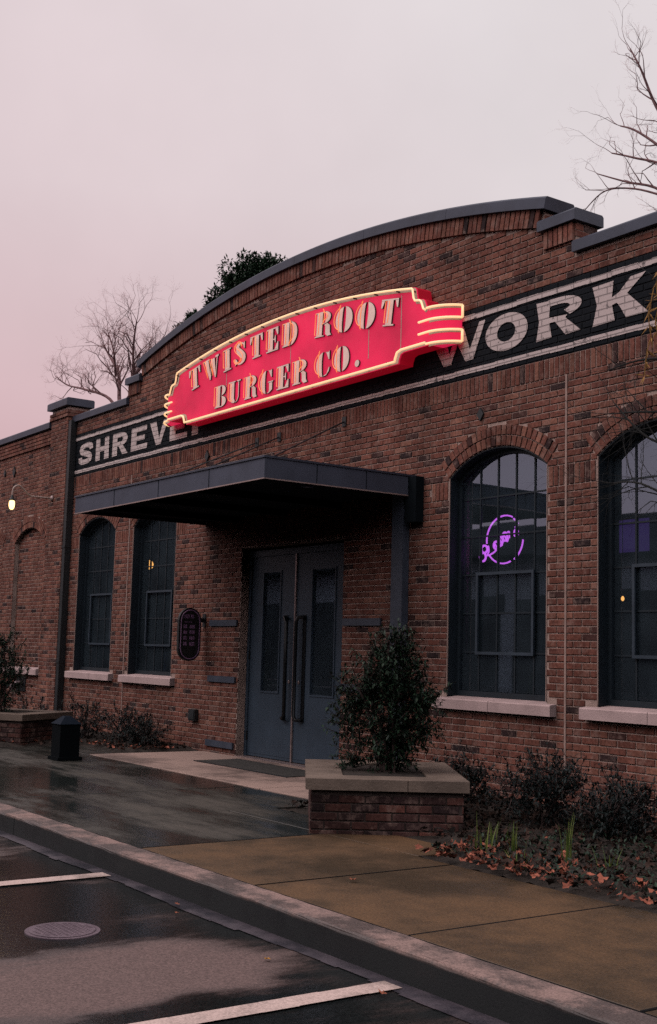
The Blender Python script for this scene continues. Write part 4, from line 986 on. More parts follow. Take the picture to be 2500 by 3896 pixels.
bs = thing('blade_sign', 'small dark capsule sign with pale lettering on the wall left of the doors', 'sign', (-15.0, 0, 1.6))
def capsule(hw, z0, z1, yc, n=10):
    p = []
    for i in range(n + 1): a = PI * i / n; p.append((yc + hw * math.cos(a), z1 - hw + hw * math.sin(a)))
    for i in range(n + 1): a = PI + PI * i / n; p.append((yc + hw * math.cos(a), z0 + hw + hw * math.sin(a)))
    return p
cpz = capsule(.175, 1.235, 1.975, -.25)
keep(MB().prism(cpz, lambda y, z: (-14.985, y, z), lambda y, z: (-15.035, y, z)).build('panel', M_DARK, bs))
M_TUBEOFF = mat('unlit_tube', (.36, .22, .34), .4, emit=(.6, .25, .6), estr=.02)
keep(MB().tube([(-14.975, y, z) for y, z in capsule(.145, 1.265, 1.945, -.25)], .0065, 6, closed=True).build('outline_tube', M_TUBEOFF, bs, smooth=True))
def marks(z, runs, h=.05):
    mb = MB()
    for y0, y1 in runs:
        y = y0
        while y < y1 - .02:
            ww = .021
            mb.box(-14.984, -14.980, y, y + .006, z, z + h).box(-14.984, -14.980, y + .0065, y + ww - .0062, z + random.choice((.0, h * .45, h - .008)), z + random.choice((.010, h * .6, h)))
            mb.box(-14.984, -14.980, y + ww - .006, y + ww, z, z + h); y += .028
    keep(mb.build('lettering', M_TUBEOFF, bs))
marks(1.83, [(-.345, -.265), (-.245, -.17)]); keep(MB().box(-14.984, -14.980, -.34, -.22, 1.772, 1.78).build('underline', M_TUBEOFF, bs))
for z in (1.69, 1.61, 1.53, 1.45): marks(z, [(-.35, -.28), (-.255, -.165)])
keep(MB().box(-15.025, -14.995, -.085, -.008, 1.78, 1.84).box(-15.05, -14.97, -.02, -.0075, 1.72, 1.90).build('bracket', M_DARK, bs))

fd = thing('fire_connection', 'pale twin-outlet fire hose connection on the left wing wall', 'hose connection', (-21.6, WY - .05, .68))
for s in (-1, 1):
    Mx = Matrix.Translation((-21.6 + s * .10, WY - .05, .68 + s * .03)) @ Matrix.Rotation(PI / 2 + .25, 4, 'X')
    keep(MB().lathe([(.045, 0), (.045, .10), (.06, .105), (.06, .16), (.03, .17)], 14, Mx).build('outlet', mat('pale_brass', (.52, .40, .42), .4, metal=.5, var=.2), fd, smooth=True))
keep(MB().box(-21.82, -21.38, WY - .062, WY - .0465, .55, .82).build('back_plate', M_DARK, fd))

# ------------------------------------------------------------------ things behind the glass
ns_ = thing('purple_neon_sign', 'glowing purple ring of neon script hanging inside the arched window', 'neon sign', (-9.27, .30, 2.63))
def npt(zx, zy): return (-9.255 + (zx - 810) / 420 * .27, .30, 2.635 - (zy - 800) / 610 * .252)
def nt_(pts, r=.009, closed=False, sm=True):
    P = [npt(*p) for p in (smooth(pts, 5) if sm and not closed else pts)]
    keep(MB().tube(P, r, 6, closed=closed).build('neon_tube', M_NEON_P, ns_, smooth=True))
def ellp(cx, cy, rx, ry, a0, a1, n=24): return [(cx + rx * math.cos(math.radians(a0 + (a1 - a0) * i / n)), cy - ry * math.sin(math.radians(a0 + (a1 - a0) * i / n))) for i in range(n + 1)]
nt_(ellp(810, 800, 425, 610, 65, 187), sm=False); nt_(ellp(790, 800, 425, 600, 38, 58), sm=False)
nt_(ellp(810, 800, 425, 610, -58, -4), sm=False); nt_(ellp(790, 800, 430, 610, -140, -68), sm=False)
for cx_, cy_, rx, ry in ((330, 1010, 70, 95), (295, 1210, 70, 110), (610, 930, 55, 95), (715, 830, 50, 100), (815, 730, 52, 105), (1075, 660, 40, 85)):
    P = [npt(*p) for p in ellp(cx_, cy_, rx, ry, 0, 345)]
    keep(MB().tube(P, .012, 6, closed=True).build('neon_tube', M_NEON_P, ns_, smooth=True))
nt_([(420, 930), (440, 1060), (410, 1180), (560, 1110), (650, 1010), (760, 930)]); nt_([(880, 620), (915, 620), (920, 780)]); nt_([(900, 760), (880, 840), (860, 860)])
nt_([(1050, 510), (1105, 515)]); nt_([(560, 870), (640, 1000)]); nt_([(670, 740), (740, 900)]); nt_([(770, 640), (850, 800)])
for zx in (560, 1000):
    p = npt(zx, 260); keep(MB().tube([p, (p[0], .30, 3.45)], .002, 4).build('hanging_wire', M_DARK, ns_))

def pendant(x, y, z, label, r=.055):
    t = thing('pendant_lamp', label, 'lamp', (x, y, z), group='pendant lamps inside')
    keep(MB().tube([(x, y, z + .15 * r / .055), (x, y, 4.6)], .004, 5).build('cord', M_DARK, t))
    keep(MB().lathe([(.02, .16), (.03, .10), (.035, .06)], 12, Matrix.Translation((x, y, z)) @ Matrix.Scale(r / .055, 4)).build('socket', M_DARK, t))
    keep(MB().lathe([(.025, .06), (.055, .0), (.052, -.05), (.02, -.09)], 12, Matrix.Translation((x, y, z)) @ Matrix.Scale(r / .055, 4)).build('bulb', M_PEND, t, smooth=True))
pendant(-19.76, 1.5, 2.91, 'warm pendant bulb glowing inside the window beside the canopy', .06)
pendant(-12.29, 2.5, 3.33, 'tiny warm pendant bulb inside the arched window with purple neon', .022)
pendant(-9.58, 2.5, 2.13, 'tiny warm pendant bulb low inside the rightmost window', .02)
pendant(-15.78, 1.5, 1.1, 'tiny warm lamp seen through the left door glass', .03)

gpan = thing('added_glow_panel', 'added dim purple screen inside the rightmost window', 'glow_patch', (-9.9, 3.0, 2.8))  # added glowing panel standing in for purple light on the interior
keep(MB().box(-10.23, -9.57, 3.0, 3.06, 2.69, 3.15).build('casing', M_DARK, gpan))
keep(MB().box(-10.20, -9.60, 2.990, 2.9995, 2.72, 3.12).build('panel', emit('stand_in_glow', (.26, .12, .70), .11), gpan))
keep(MB().box(-9.95, -9.85, 3.061, 3.2, 2.80, 4.6).build('bracket', M_DARK, gpan))

def bottle(x, y, z, h, r, m_, label, cap=None):
    t = thing('bottle', label, 'bottle', (x, y, z), group='bottles on the window ledge')
    keep(MB().lathe([(r * .96, 0), (r, .01), (r, h * .58), (r * .75, h * .70), (r * .36, h * .80), (r * .34, h * .95)], 14, Matrix.Translation((x, y, z))).build('body', m_, t, smooth=True))
    keep(MB().lathe([(r * .40, h * .951), (r * .40, h), (r * .3, h * 1.005)], 12, Matrix.Translation((x, y, z))).build('cap', cap or M_DARK, t, smooth=True))
G1 = mat('lime_glass', (.36, .75, .05), .25); G2 = mat('blue_label', (.06, .09, .65), .3)
G3 = mat('green_glass', (.08, .60, .12), .25); G4 = mat('olive_glass', (.30, .50, .08), .3); G5 = mat('teal_cup', (.30, .60, .55), .4)
led = MB()
for a, c in WINS: 
    tag(MB().box(a, c, .31, .62, .97, 1.0).build('window_ledge', M_INTF, bld), None); bpart(bpy.context.scene.objects[-1]) if False else None
for o in [o for o in C.objects if o.name.startswith('window_ledge')]: bpart(o)
bottle(-16.93, .42, 1.0, .40, .055, G2, 'blue bottle with lime top on the ledge beside the canopy', G1)
bottle(-16.62, .42, 1.0, .52, .05, G3, 'tall green bottle on the ledge by the window edge', G1)
bottle(-8.95, .42, 1.0, .30, .045, G4, 'olive green bottle on the ledge under the purple neon')
bottle(-6.98, .42, 1.0, .34, .05, G4, 'olive green bottle on the ledge of the rightmost window')
def cup(x, y, z, m_, label):
    t = thing('cup', label, 'cup', (x, y, z))
    keep(MB().lathe([(.045, 0), (.06, .20), (.062, .21), (.05, .205)], 14, Matrix.Translation((x, y, z))).build('body', m_, t, smooth=True))
    keep(MB().tube([(x, y, z + .1), (x + .02, y, z + .28)], .005, 5).build('straw', M_ASTR, t))
cup(-8.63, .42, 1.0, G5, 'teal cup with straw on the ledge under the purple neon')
for x, lab in ((-9.7, 'dark dining table behind the purple neon window'), (-7.4, 'dark dining table behind the rightmost window')):
    t = thing('dining_table', lab, 'table', (x, 1.6, 0))
    keep(MB().box(x - .5, x + .5, 1.2, 2.0, 1.0, 1.04).build('table_top', M_INTF, t))
    for dx in (-.42, .42):
        for dy in (-.32, .32): keep(MB().box(x + dx - .03, x + dx + .03, 1.6 + dy - .03, 1.6 + dy + .03, -.01, 1.0).build('leg', M_DARK, t))

# ------------------------------------------------------------------ brick planters with shrubs
def make_planter(label):
    t = thing('brick_planter', label, 'planter', (0, 0, 0), group='brick planters flanking the entrance')
    a, b_ = .60, .80; H = .34
    MB().box(-a + .006, a - .006, -b_ + .006, b_ - .006, -.05, H).build('core', mat('dark_mortar', (.085, .062, .056), .9, var=.4, vscale=8), t)  # mortar here and the planter bricks are darker than on the walls
    kc = {}
    for face in range(4):
        L_ = a if face % 2 == 0 else b_; D_ = b_ if face % 2 == 0 else a
        for c in range(6):
            z = -.035 + (c + .5) * HC
            if z > H - .02: break
            x = -L_ - (BW / 2 if (c + face) % 2 else 0)
            while x < L_:
                p, q = max(-L_, x + MJ / 2), min(L_, x + BW - MJ / 2); x += BW
                if q - p < .03: continue
                key = round(q - p, 3)
                if key not in kc:
                    me = bpy.data.meshes.new('brick'); me.from_pydata(brick_verts(key, HC - MJ, -.006, .006), [], BF); me.materials.append(M_BRICK); kc[key] = me
                o = bpy.data.objects.new('brick', kc[key]); link(o, t)
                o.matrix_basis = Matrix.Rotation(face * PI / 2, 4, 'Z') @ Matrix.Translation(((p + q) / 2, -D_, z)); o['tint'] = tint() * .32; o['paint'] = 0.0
    # cap stones: mitred ring
    ov = .045; w_ = .30; z0, z1 = H + .001, H + .088
    oo = [(-a - ov, -b_ - ov), (a + ov, -b_ - ov), (a + ov, b_ + ov), (-a - ov, b_ + ov)]
    ii = [(-a + w_ - ov, -b_ + w_ - ov), (a - w_ + ov, -b_ + w_ - ov), (a - w_ + ov, b_ - w_ + ov), (-a + w_ - ov, b_ - w_ + ov)]
    for i in range(4):
        j = (i + 1) % 4
        mo = [(oo[i][0] * (1 - f) + oo[j][0] * f, oo[i][1] * (1 - f) + oo[j][1] * f) for f in (.001, .62, .626, .999)]
        mi = [(ii[i][0] * (1 - f) + ii[j][0] * f, ii[i][1] * (1 - f) + ii[j][1] * f) for f in (.001, .62, .626, .999)]
        for s in (0, 2):
            MB().prism([mo[s], mo[s + 1], mi[s + 1], mi[s]], lambda x, y: (x, y, z0), lambda x, y: (x, y, z1)).build('cap_stone', M_CAP, t)
    MB().box(ii[0][0] + .002, ii[2][0] - .002, ii[0][1] + .002, ii[2][1] - .002, H + .001, H + .075).build('soil', M_SOIL, t)
    return t
def copy_tree(o, parent=None):
    c = o.copy(); C.objects.link(c); c.parent = parent
    for ch in list(o.children): copy_tree(ch, c)
    return c
PC = Vector((-8.31, -2.01, 0))
pl1 = make_planter('square brick planter with stone cap set diagonally right of the doors'); pl1.location = PC; pl1.rotation_euler = (0, 0, math.radians(56))
pl2 = copy_tree(pl1); pl2['label'] = 'square brick planter at the left edge beyond the bollard'
pl2.location = (2 * CX - PC.x, PC.y, 0); pl2.rotation_euler = (0, 0, math.radians(-56))

def leaf(mb, p, d, up_, L_, W_):
    """a leaf with a folded midrib: 4 triangles"""
    s = d.cross(up_); s = s.normalized() if s.length > 1e-5 else Vector((1, 0, 0)); nrm = s.cross(d).normalized()
    a = p; m1 = p + d * L_ * .45 - nrm * L_ * .05; t = p + d * L_ - nrm * L_ * .12
    mb.add([a, m1 + s * W_ / 2 + nrm * W_ * .18, t, m1 - s * W_ / 2 + nrm * W_ * .18, m1], [(0, 4, 1), (4, 2, 1), (0, 3, 4), (3, 2, 4)])
def rv(): 
    while True:
        v = Vector((random.uniform(-1, 1), random.uniform(-1, 1), random.uniform(-1, 1)))
        if .05 < v.length < 1: return v.normalized()
def make_shrub(name, label, loc, lobes, nleaf, L_, m_, stems=9, cat='shrub', group=None, lw=.42, loosen=.18, holes=.0):
    t = thing(name, label, cat, loc, group=group)
    fol = MB(); st = MB()
    vol = [r[3] * r[4] * r[5] for r in lobes]; tot = sum(vol)
    for (x, y, z, rx, ry, rz), v in zip(lobes, vol):
        c = Vector((x, y, z))
        k = int(nleaf * v / tot); ncl = max(6, k // 22)
        for _ in range(ncl):            # leaf sprays, so that light and dark clumps and gaps appear
            d = rv(); rr = random.uniform(.25, 1.0) ** .5 * (random.uniform(1.0, 1.28) if random.random() < .22 else 1)
            q = c + Vector((d.x * rx, d.y * ry, d.z * rz)) * rr
            ax = (d + Vector((0, 0, random.uniform(.1, .8)))).normalized(); sl_ = random.uniform(.10, .24) * (1 + loosen)
            st.tube([q - ax * sl_ * .5, q + ax * sl_ * .5], [.004, .002], 3, cap=False)
            for i in range(22):
                f = random.uniform(-.5, .55); p = q + ax * sl_ * f + rv() * .012
                dd = (ax * .5 + rv()).normalized()
                leaf(fol, p, dd, Vector((0, 0, 1)), L_ * random.uniform(.6, 1.25), L_ * lw * random.uniform(.7, 1.2))
    for _ in range(stems):
        lo_ = random.choice(lobes); e_ = Vector(lo_[:3]) + rv() * .1
        a = Vector((random.uniform(-.08, .08), random.uniform(-.08, .08), -.02))
        st.tube(smooth([tuple(a), tuple(a * .6 + e_ * .4 + rv() * .04), tuple(e_)], 3), .011, 5, cap=False)
    fol.build('foliage', m_, t, recalc=False); st.build('stems', M_BARK, t, recalc=False)['kind'] = 'stuff'
    return t
random.seed(21)
SHL = [(0, 0, .50, .27, .27, .40), (.02, 0, .88, .25, .25, .28), (-.02, .02, .22, .20, .20, .22), (-.26, -.16, .68, .22, .2, .22), (-.33, -.22, .42, .18, .18, .2), (.18, .16, .66, .22, .2, .22), (.26, .2, .42, .18, .17, .2), (.06, .04, 1.06, .16, .16, .16), (.0, -.02, .05, .16, .16, .1), (-.3, -.2, .12, .16, .16, .12)]
make_shrub('shrub', 'tall dark green shrub growing from the diagonal planter right of the doors', (PC.x + .06, PC.y + .03, .41), [(x * .86, y * .86, z, rx * .9, ry * .9, rz) for x, y, z, rx, ry, rz in SHL], 13000, .05, M_LEAF)
make_shrub('shrub', 'tall dark green shrub cut by the left edge of the picture', (2 * CX - PC.x - .05, PC.y, .41), SHL, 5500, .055, M_LEAF)
# bed shrubs
def low(x, y, w_, h, label, n=2600, m_=M_LEAF2, L_=.045):
    lobes = [(random.uniform(-.3, .3) * w_, random.uniform(-.25, .25) * w_, h * random.uniform(.35, .7), w_ * random.uniform(.28, .42), w_ * random.uniform(.25, .4), h * random.uniform(.28, .42)) for _ in range(6)] + [(0, 0, h * .4, w_ * .5, w_ * .4, h * .4)]
    return make_shrub('low_shrub', label, (x, y, .0), lobes, n, L_, m_, stems=7, group='low shrubs in the planting beds')
low(-7.35, -1.05, .80, .62, 'dark rounded shrub in the bed right behind the planter', 4200)
low(-6.5, -1.15, .5, .40, 'lower dark shrub in the bed under the purple neon window', 2600)
low(-6.9, -.5, .5, .48, 'dark shrub against the wall below the stone sill', 2400)
low(-8.75, -.7, .5, .55, 'dark shrub between the planter and the wall', 2200)
low(-5.75, -.95, .42, .62, 'bluish shrub near the right edge below the sill', 1600, L_=.05)
low(-15.5, -.65, .75, .38, 'dark ground shrub left of the doors beneath the outlet box', 2200)
low(-16.1, -.6, .8, .60, 'leafy dark shrub under the window beside the bollard', 2600)
low(-17.2, -.8, .9, .70, 'dark shrub under the leftmost glazed window', 2200)
low(-19.0, -1.0, .9, .55, 'dark shrub in front of the downspout', 1800)
low(-20.6, -1.2, 1.1, .62, 'dark shrub below the blind arch at far left', 1800)

# blades, dead leaves
def blades(label, x, y, n, h, spread, lean=.25):
    t = thing('grass_clump', label, 'grass', (x, y, 0), group='grass clumps in the bed'); mb = MB()
    for _ in range(n):
        a = random.uniform(0, 2 * PI); r = random.uniform(0, spread); p = Vector((r * math.cos(a), r * math.sin(a), -.01))
        d = Vector((math.cos(a), math.sin(a), 0)) * random.uniform(.0, lean); hh = h * random.uniform(.55, 1.0); wv = Vector((-math.sin(a), math.cos(a), 0)) * random.uniform(.007, .013); b = len(mb.v)
        for i in range(6):
            f = i / 5; q = p + Vector((0, 0, hh * f)) + d * hh * f * f; ww = wv * (1 - f * .93)
            mb.v += [tuple(q - ww), tuple(q + ww)]
        for i in range(5): mb.f.append((b + 2 * i, b + 2 * i + 1, b + 2 * i + 3, b + 2 * i + 2))
    mb.build('blades', M_BLADE, t, recalc=False)['kind'] = 'stuff'
blades('tall pale green blades at the front middle of the leafy bed', -5.86, -2.32, 11, .42, .05, .16)
blades('sparse green blades at the left front corner of the bed', -6.72, -2.20, 12, .30, .16)
blades('green blades in the leaves between planter and tall blades', -6.38, -2.32, 9, .28, .10)
blades('upright green blades near the right edge of the bed', -5.22, -1.75, 14, .42, .10, .2)
blades('leaning green blades at the far right of the bed', -4.85, -1.95, 14, .44, .12, .35)
blades('thin green blades beside the corner leaves of the bed', -6.55, -2.45, 12, .26, .10, .3)
blades('pale strappy blades right of the tall front blades', -5.55, -2.25, 8, .24, .08, .4)
blades('broad green blades below the rightmost sill', -5.05, -1.55, 16, .46, .12, .3)
blades('short blades at the bed edge before the tall blades', -6.05, -2.60, 12, .14, .12, .6)
def maple(mb, c, size, nrm, ang):
    """a lobed dead leaf, curled"""
    t1 = nrm.orthogonal().normalized(); t2 = nrm.cross(t1); k = 11; pts = []
    for i in range(k):
        a = ang + 2 * PI * i / k; r = size * (1.0 if i % 2 == 0 else random.uniform(.42, .8)) * random.uniform(.55, 1.2) * .5
        pts.append(c + (t1 * math.cos(a) + t2 * math.sin(a)) * r + nrm * (.5 * r * random.uniform(0, 1)))
    mb.add([c] + pts, [(0, i + 1, (i + 1) % k + 1) for i in range(k)])
lit = MB(); dk = MB()
for _ in range(2600):
    x = random.uniform(-7.0, -3.0); y = random.uniform(BEDY - .05, -1.2)
    if x < -6.8 and y < -2.4: continue
    if random.random() < min(.985, .25 + (y - BEDY) / 1.1): continue
    if x > -5.6 and random.random() < .6: continue
    n_ = (Vector((0, 0, 1)) + rv() * .7).normalized(); maple(lit, Vector((x, y, .035 + random.uniform(0, .03))), random.uniform(.03, .095), n_, random.uniform(0, 6))
for _ in range(220):
    x = random.uniform(-18.5, -15.0); y = random.uniform(-1.25, -.3)
    if x < -16.4: y = random.uniform(BEDY, -1.0)
    maple(lit, Vector((x, y, .05)), random.uniform(.03, .08), (Vector((0, 0, 1)) + rv() * .6).normalized(), random.uniform(0, 6))
for _ in range(5200):
    x = random.uniform(-10.6, -2.5); y = random.uniform(BEDY + .02, -.1)
    if x < -9.3: continue
    elif x < -6.8: y = random.uniform(-2.3, -.1)
    maple(dk, Vector((x, y, .03 + random.uniform(0, .05))), random.uniform(.03, .085), (Vector((0, 0, 1)) + rv() * .9).normalized(), random.uniform(0, 6))
for _ in range(1200):
    x = random.uniform(-22, -15.0); y = random.uniform(-1.2, -.1) if x > -16.3 else random.uniform(BEDY + .02, -.1)
    maple(dk, Vector((x, y, .03 + random.uniform(0, .04))), random.uniform(.03, .085), (Vector((0, 0, 1)) + rv() * .9).normalized(), random.uniform(0, 6))
tag(lit.build('leaf_litter', M_LITTER, recalc=False), 'rust coloured dead leaves along the front of the bed', 'leaves', kind='stuff')
tag(dk.build('mulch', M_LITTERD, recalc=False), 'dark rotting leaves and mulch covering the beds', 'mulch', kind='stuff')
# little ground cover
gc = MB()
for _ in range(2600):
    x = random.uniform(-6.8, -3.0); y = random.uniform(BEDY + .05, -1.1)
    leaf(gc, Vector((x, y, .03 + random.uniform(0, .07))), (rv() + Vector((0, 0, .5))).normalized(), Vector((0, 0, 1)), .04, .02)
tag(gc.build('ground_cover', M_LEAF, recalc=False), 'sparse low green ground cover in the right bed', 'ground cover', kind='stuff')
for lab, x, y, z, s, m_ in (('single rust leaf lying on the brown sidewalk slab', -6.20, -3.85, .004, .06, M_RED), ('rust leaf lying in the gutter by the kerb', -6.72, -4.80, -.143, .055, M_RED), ('yellow leaf lying on the asphalt in the parking bay', -5.35, -5.02, -.148, .045, M_YEL),
                        ('rust leaf on the asphalt near the gutter edge', -6.50, -4.92, -.143, .04, M_RED), ('rust leaf by the end of the nearest parking line', -4.55, -4.90, -.143, .05, M_RED)):
    mb = MB(); maple(mb, Vector((0, 0, .008)), s, Vector((.1, .1, 1)).normalized(), random.uniform(0, 6)); o = mb.build('fallen_leaf', m_, recalc=False); o.location = (x, y, z); tag(o, lab, 'leaf', group='leaves on the pavement')

# ------------------------------------------------------------------ bollard, mat, manhole
M_BOL = mat('bollard_paint', (.005, .007, .009), .9, spec=.08); M_BOLC = mat('bollard_cap', (.010, .017, .030), .8, spec=.15)
bo = thing('bollard', 'short dark square bollard with sloped cap left of the doors', 'bollard', (-14.33, -2.30, 0))
keep(MB().box(-14.46, -14.20, -2.43, -2.17, .004, .44).build('post', M_BOL, bo))
keep(MB().add([(-14.475, -2.445, .4405), (-14.185, -2.445, .4405), (-14.185, -2.155, .4405), (-14.475, -2.155, .4405), (-14.33 - .04, -2.34, .535), (-14.33 + .04, -2.34, .535), (-14.33 + .04, -2.26, .535), (-14.33 - .04, -2.26, .535)],
      [(0, 1, 5, 4), (1, 2, 6, 5), (2, 3, 7, 6), (3, 0, 4, 7), (4, 5, 6, 7), (3, 2, 1, 0)]).build('cap', M_BOLC, bo))
keep(MB().box(-14.49, -14.17, -2.46, -2.14, .0, .04).build('base_plate', M_BOL, bo))
mt = thing('doormat', 'thin dark damp doormat in front of the double doors', 'mat', (-12.6, -.72, .008))
keep(MB().box(-13.6, -11.5, -.86, -.26, .0085, .014).build('backing', mat('damp_fibre', (.055, .052, .048), .9, var=.4, vscale=14), mt))
keep(MB().box(-13.62, -11.48, -.88, -.861, .0085, .016).box(-13.62, -11.48, -.259, -.24, .0085, .016).build('border', M_DARK, mt))
mh = thing('manhole_cover', 'round iron manhole cover set in the wet asphalt', 'manhole cover', (-6.44, -5.66, -.15))
keep(MB().lathe([(.205, -.02), (.205, .006), (.186, .006)], 48, Matrix.Translation((-6.44, -5.66, -.15))).build('ring', M_IRON, mh))
keep(MB().lathe([(.181, -.01), (.181, .010), (.177, .012)], 48, Matrix.Translation((-6.44, -5.66, -.15))).build('lid', M_IRON, mh))
mb = MB()
for i in range(-5, 6):
    for j in range(-5, 6):
        if math.hypot(i, j) < 5.3: mb.box(-6.44 + i * .030 - .009, -6.44 + i * .030 + .009, -5.66 + j * .030 - .009, -5.66 + j * .030 + .009, -.1381, -.1362)
keep(mb.build('tread_studs', M_IRON, mh))

# ------------------------------------------------------------------ trees
def grow(mb, tw, p, d, L_, r, depth, maxd, up_=.15, spread=.6, twl=.35, fork=(2, 3)):
    k = 5; pts = [p]; rs = [r]; q = p.copy(); dd = d.copy()
    for i in range(k):
        dd = (dd + rv() * .13 + Vector((0, 0, up_ * .22))).normalized(); q = q + dd * L_ / k; pts.append(q.copy()); rs.append(r * (1 - .55 * (i + 1) / k))
    (tw if depth >= maxd - 1 else mb).tube(pts, rs, 3 if depth >= maxd - 2 else 5, cap=False)
    if depth >= maxd: return
    n = random.randint(*fork) + (1 if depth > 1 else 0)
    for i in range(n):
        f = random.uniform(.35, 1.0) if i else 1.0; a = pts[min(k, int(f * k))]
        s = rv(); s = (s - dd * s.dot(dd)).normalized()
        nd_ = (dd + s * random.uniform(.35, 1.0) * spread * 1.5 + Vector((0, 0, up_))).normalized()
        grow(mb, tw, a, nd_, L_ * random.uniform(.55, .8), r * .5 * (1 if i else 1.15), depth + 1, maxd, up_, spread, twl, fork)
def limb_tree(name, label, base, limbs, maxd, r0, L0, group=None, seed=1, mT=M_TREEBARK, mW=M_TWIG, up_=.18, spread=.6, every=.22, fork=(2, 3)):
    random.seed(seed); t = thing(name, label, 'tree', base, group=group); mb = MB(); tw = MB()
    for pts, ra, rb in limbs:
        P = [Vector(p) for p in smooth(pts, 6)]; n = len(P); mb.tube(P, [ra + (rb - ra) * i / (n - 1) for i in range(n)], 7, cap=False)
        start = 0 if rb > .1 else int(n * .3)
        if rb < .1:
            for i in range(start, n):
                if random.random() < every or i == n - 1:
                    d = (P[min(i + 1, n - 1)] - P[i - 1]).normalized(); s = rv(); s = (s - d * s.dot(d)).normalized()
                    rr = ra + (rb - ra) * i / (n - 1)
                    grow(mb, tw, P[i], (d + s * random.uniform(.5, 1.1) * (0 if i == n - 1 else 1) + Vector((0, 0, .2))).normalized(), L0 * random.uniform(.7, 1.2), rr * .6, 0, maxd, up_, spread, fork=fork)
    B = Matrix.Translation(base).inverted()
    a = mb.build('trunk', mT, t, recalc=False); a.matrix_parent_inverse = B
    c = tw.build('twigs', mW, t, recalc=False); c.matrix_parent_inverse = B; c['kind'] = 'stuff'
    return t
# bare tree behind the left wing
B_ = (-34.9, 8.0, -.3)
limb_tree('bare_tree', 'bare winter tree with fine reddish twigs rising behind the left parapet', B_, [
    ([B_, (-34.8, 8, 4), (-34.7, 8, 8.0)], .24, .15),
    ([(-34.7, 8, 7.8), (-34.4, 8.1, 9.2), (-34.35, 8, 9.9), (-34.05, 7.8, 10.8), (-33.7, 7.7, 11.5)], .085, .02),
    ([(-34.35, 8, 9.9), (-33.9, 8.3, 10.5), (-33.2, 8.4, 11.0)], .045, .015),
    ([(-34.75, 8, 7.8), (-35.3, 8, 9.2), (-35.9, 8.2, 10.3), (-36.8, 8.3, 11.0), (-37.2, 8.2, 11.5)], .085, .02),
    ([(-35.9, 8.1, 10.2), (-35.5, 7.8, 10.9), (-35.8, 7.7, 11.6)], .045, .015),
    ([(-34.8, 8, 8.3), (-35.4, 7.7, 9.3), (-37.0, 7.5, 9.85), (-38.7, 7.6, 10.3), (-39.8, 7.6, 10.8)], .06, .015),
    ([(-34.7, 8, 8.3), (-34.0, 8.2, 9.3), (-33.2, 8.2, 10.1)], .05, .015),
    ([(-35.3, 8, 9.0), (-34.9, 8.5, 10.0), (-35.0, 8.8, 10.9)], .05, .015)], 5, .3, .66, seed=5, every=.95, up_=.10, spread=.9, fork=(2, 2))
# bare tree behind the right of the roof
B2 = (-11.65, 8.5, -.3)
limb_tree('bare_tree', 'bare tree with reaching red-brown branches at the upper right edge', B2, [
    ([B2, (-11.65, 8.4, 4), (-11.85, 8.3, 8.2)], .28, .16),
    ([(-11.85, 8.3, 8.2), (-12.65, 8.2, 9.6), (-13.20, 8.1, 10.5), (-13.60, 8, 11.25), (-13.85, 7.9, 12.0), (-14.10, 7.9, 12.5)], .05, .012),
    ([(-13.20, 8.1, 10.5), (-13.35, 8.0, 11.2), (-13.37, 8.0, 11.9)], .025, .01),
    ([(-11.85, 8.3, 8.2), (-12.55, 8, 9.2), (-13.25, 7.9, 10.2), (-13.85, 7.8, 10.8), (-14.25, 7.8, 11.05)], .045, .012),
    ([(-11.85, 8.3, 8.2), (-12.55, 8, 9.0), (-13.25, 7.9, 9.95), (-13.95, 7.8, 10.35), (-14.45, 7.8, 10.6)], .04, .012),
    ([(-11.85, 8.3, 8.0), (-12.35, 7.8, 8.6), (-13.25, 7.7, 9.5), (-13.95, 7.6, 9.85), (-14.60, 7.6, 10.2)], .04, .010),
    ([(-13.05, 7.7, 9.3), (-13.65, 7.5, 9.6), (-14.25, 7.4, 9.72), (-14.75, 7.4, 9.5)], .022, .008),
    ([(-11.90, 8.4, 8.2), (-12.25, 8.8, 9.8), (-12.85, 9, 11.0), (-13.50, 9, 12.3), (-13.75, 9, 13.0)], .045, .012),
    ([(-12.85, 9, 11.0), (-13.05, 9.1, 12.0), (-13.15, 9.1, 12.9)], .025, .010),
    ([(-11.85, 8.3, 8.0), (-12.65, 8.6, 8.9), (-13.35, 8.7, 9.2)], .03, .010),
    ([(-11.85, 8.3, 8.2), (-11.25, 8.5, 10), (-10.85, 8.6, 12)], .08, .03)], 5, .2, .42, seed=11, every=.5, up_=.10, spread=.75, fork=(1, 2))
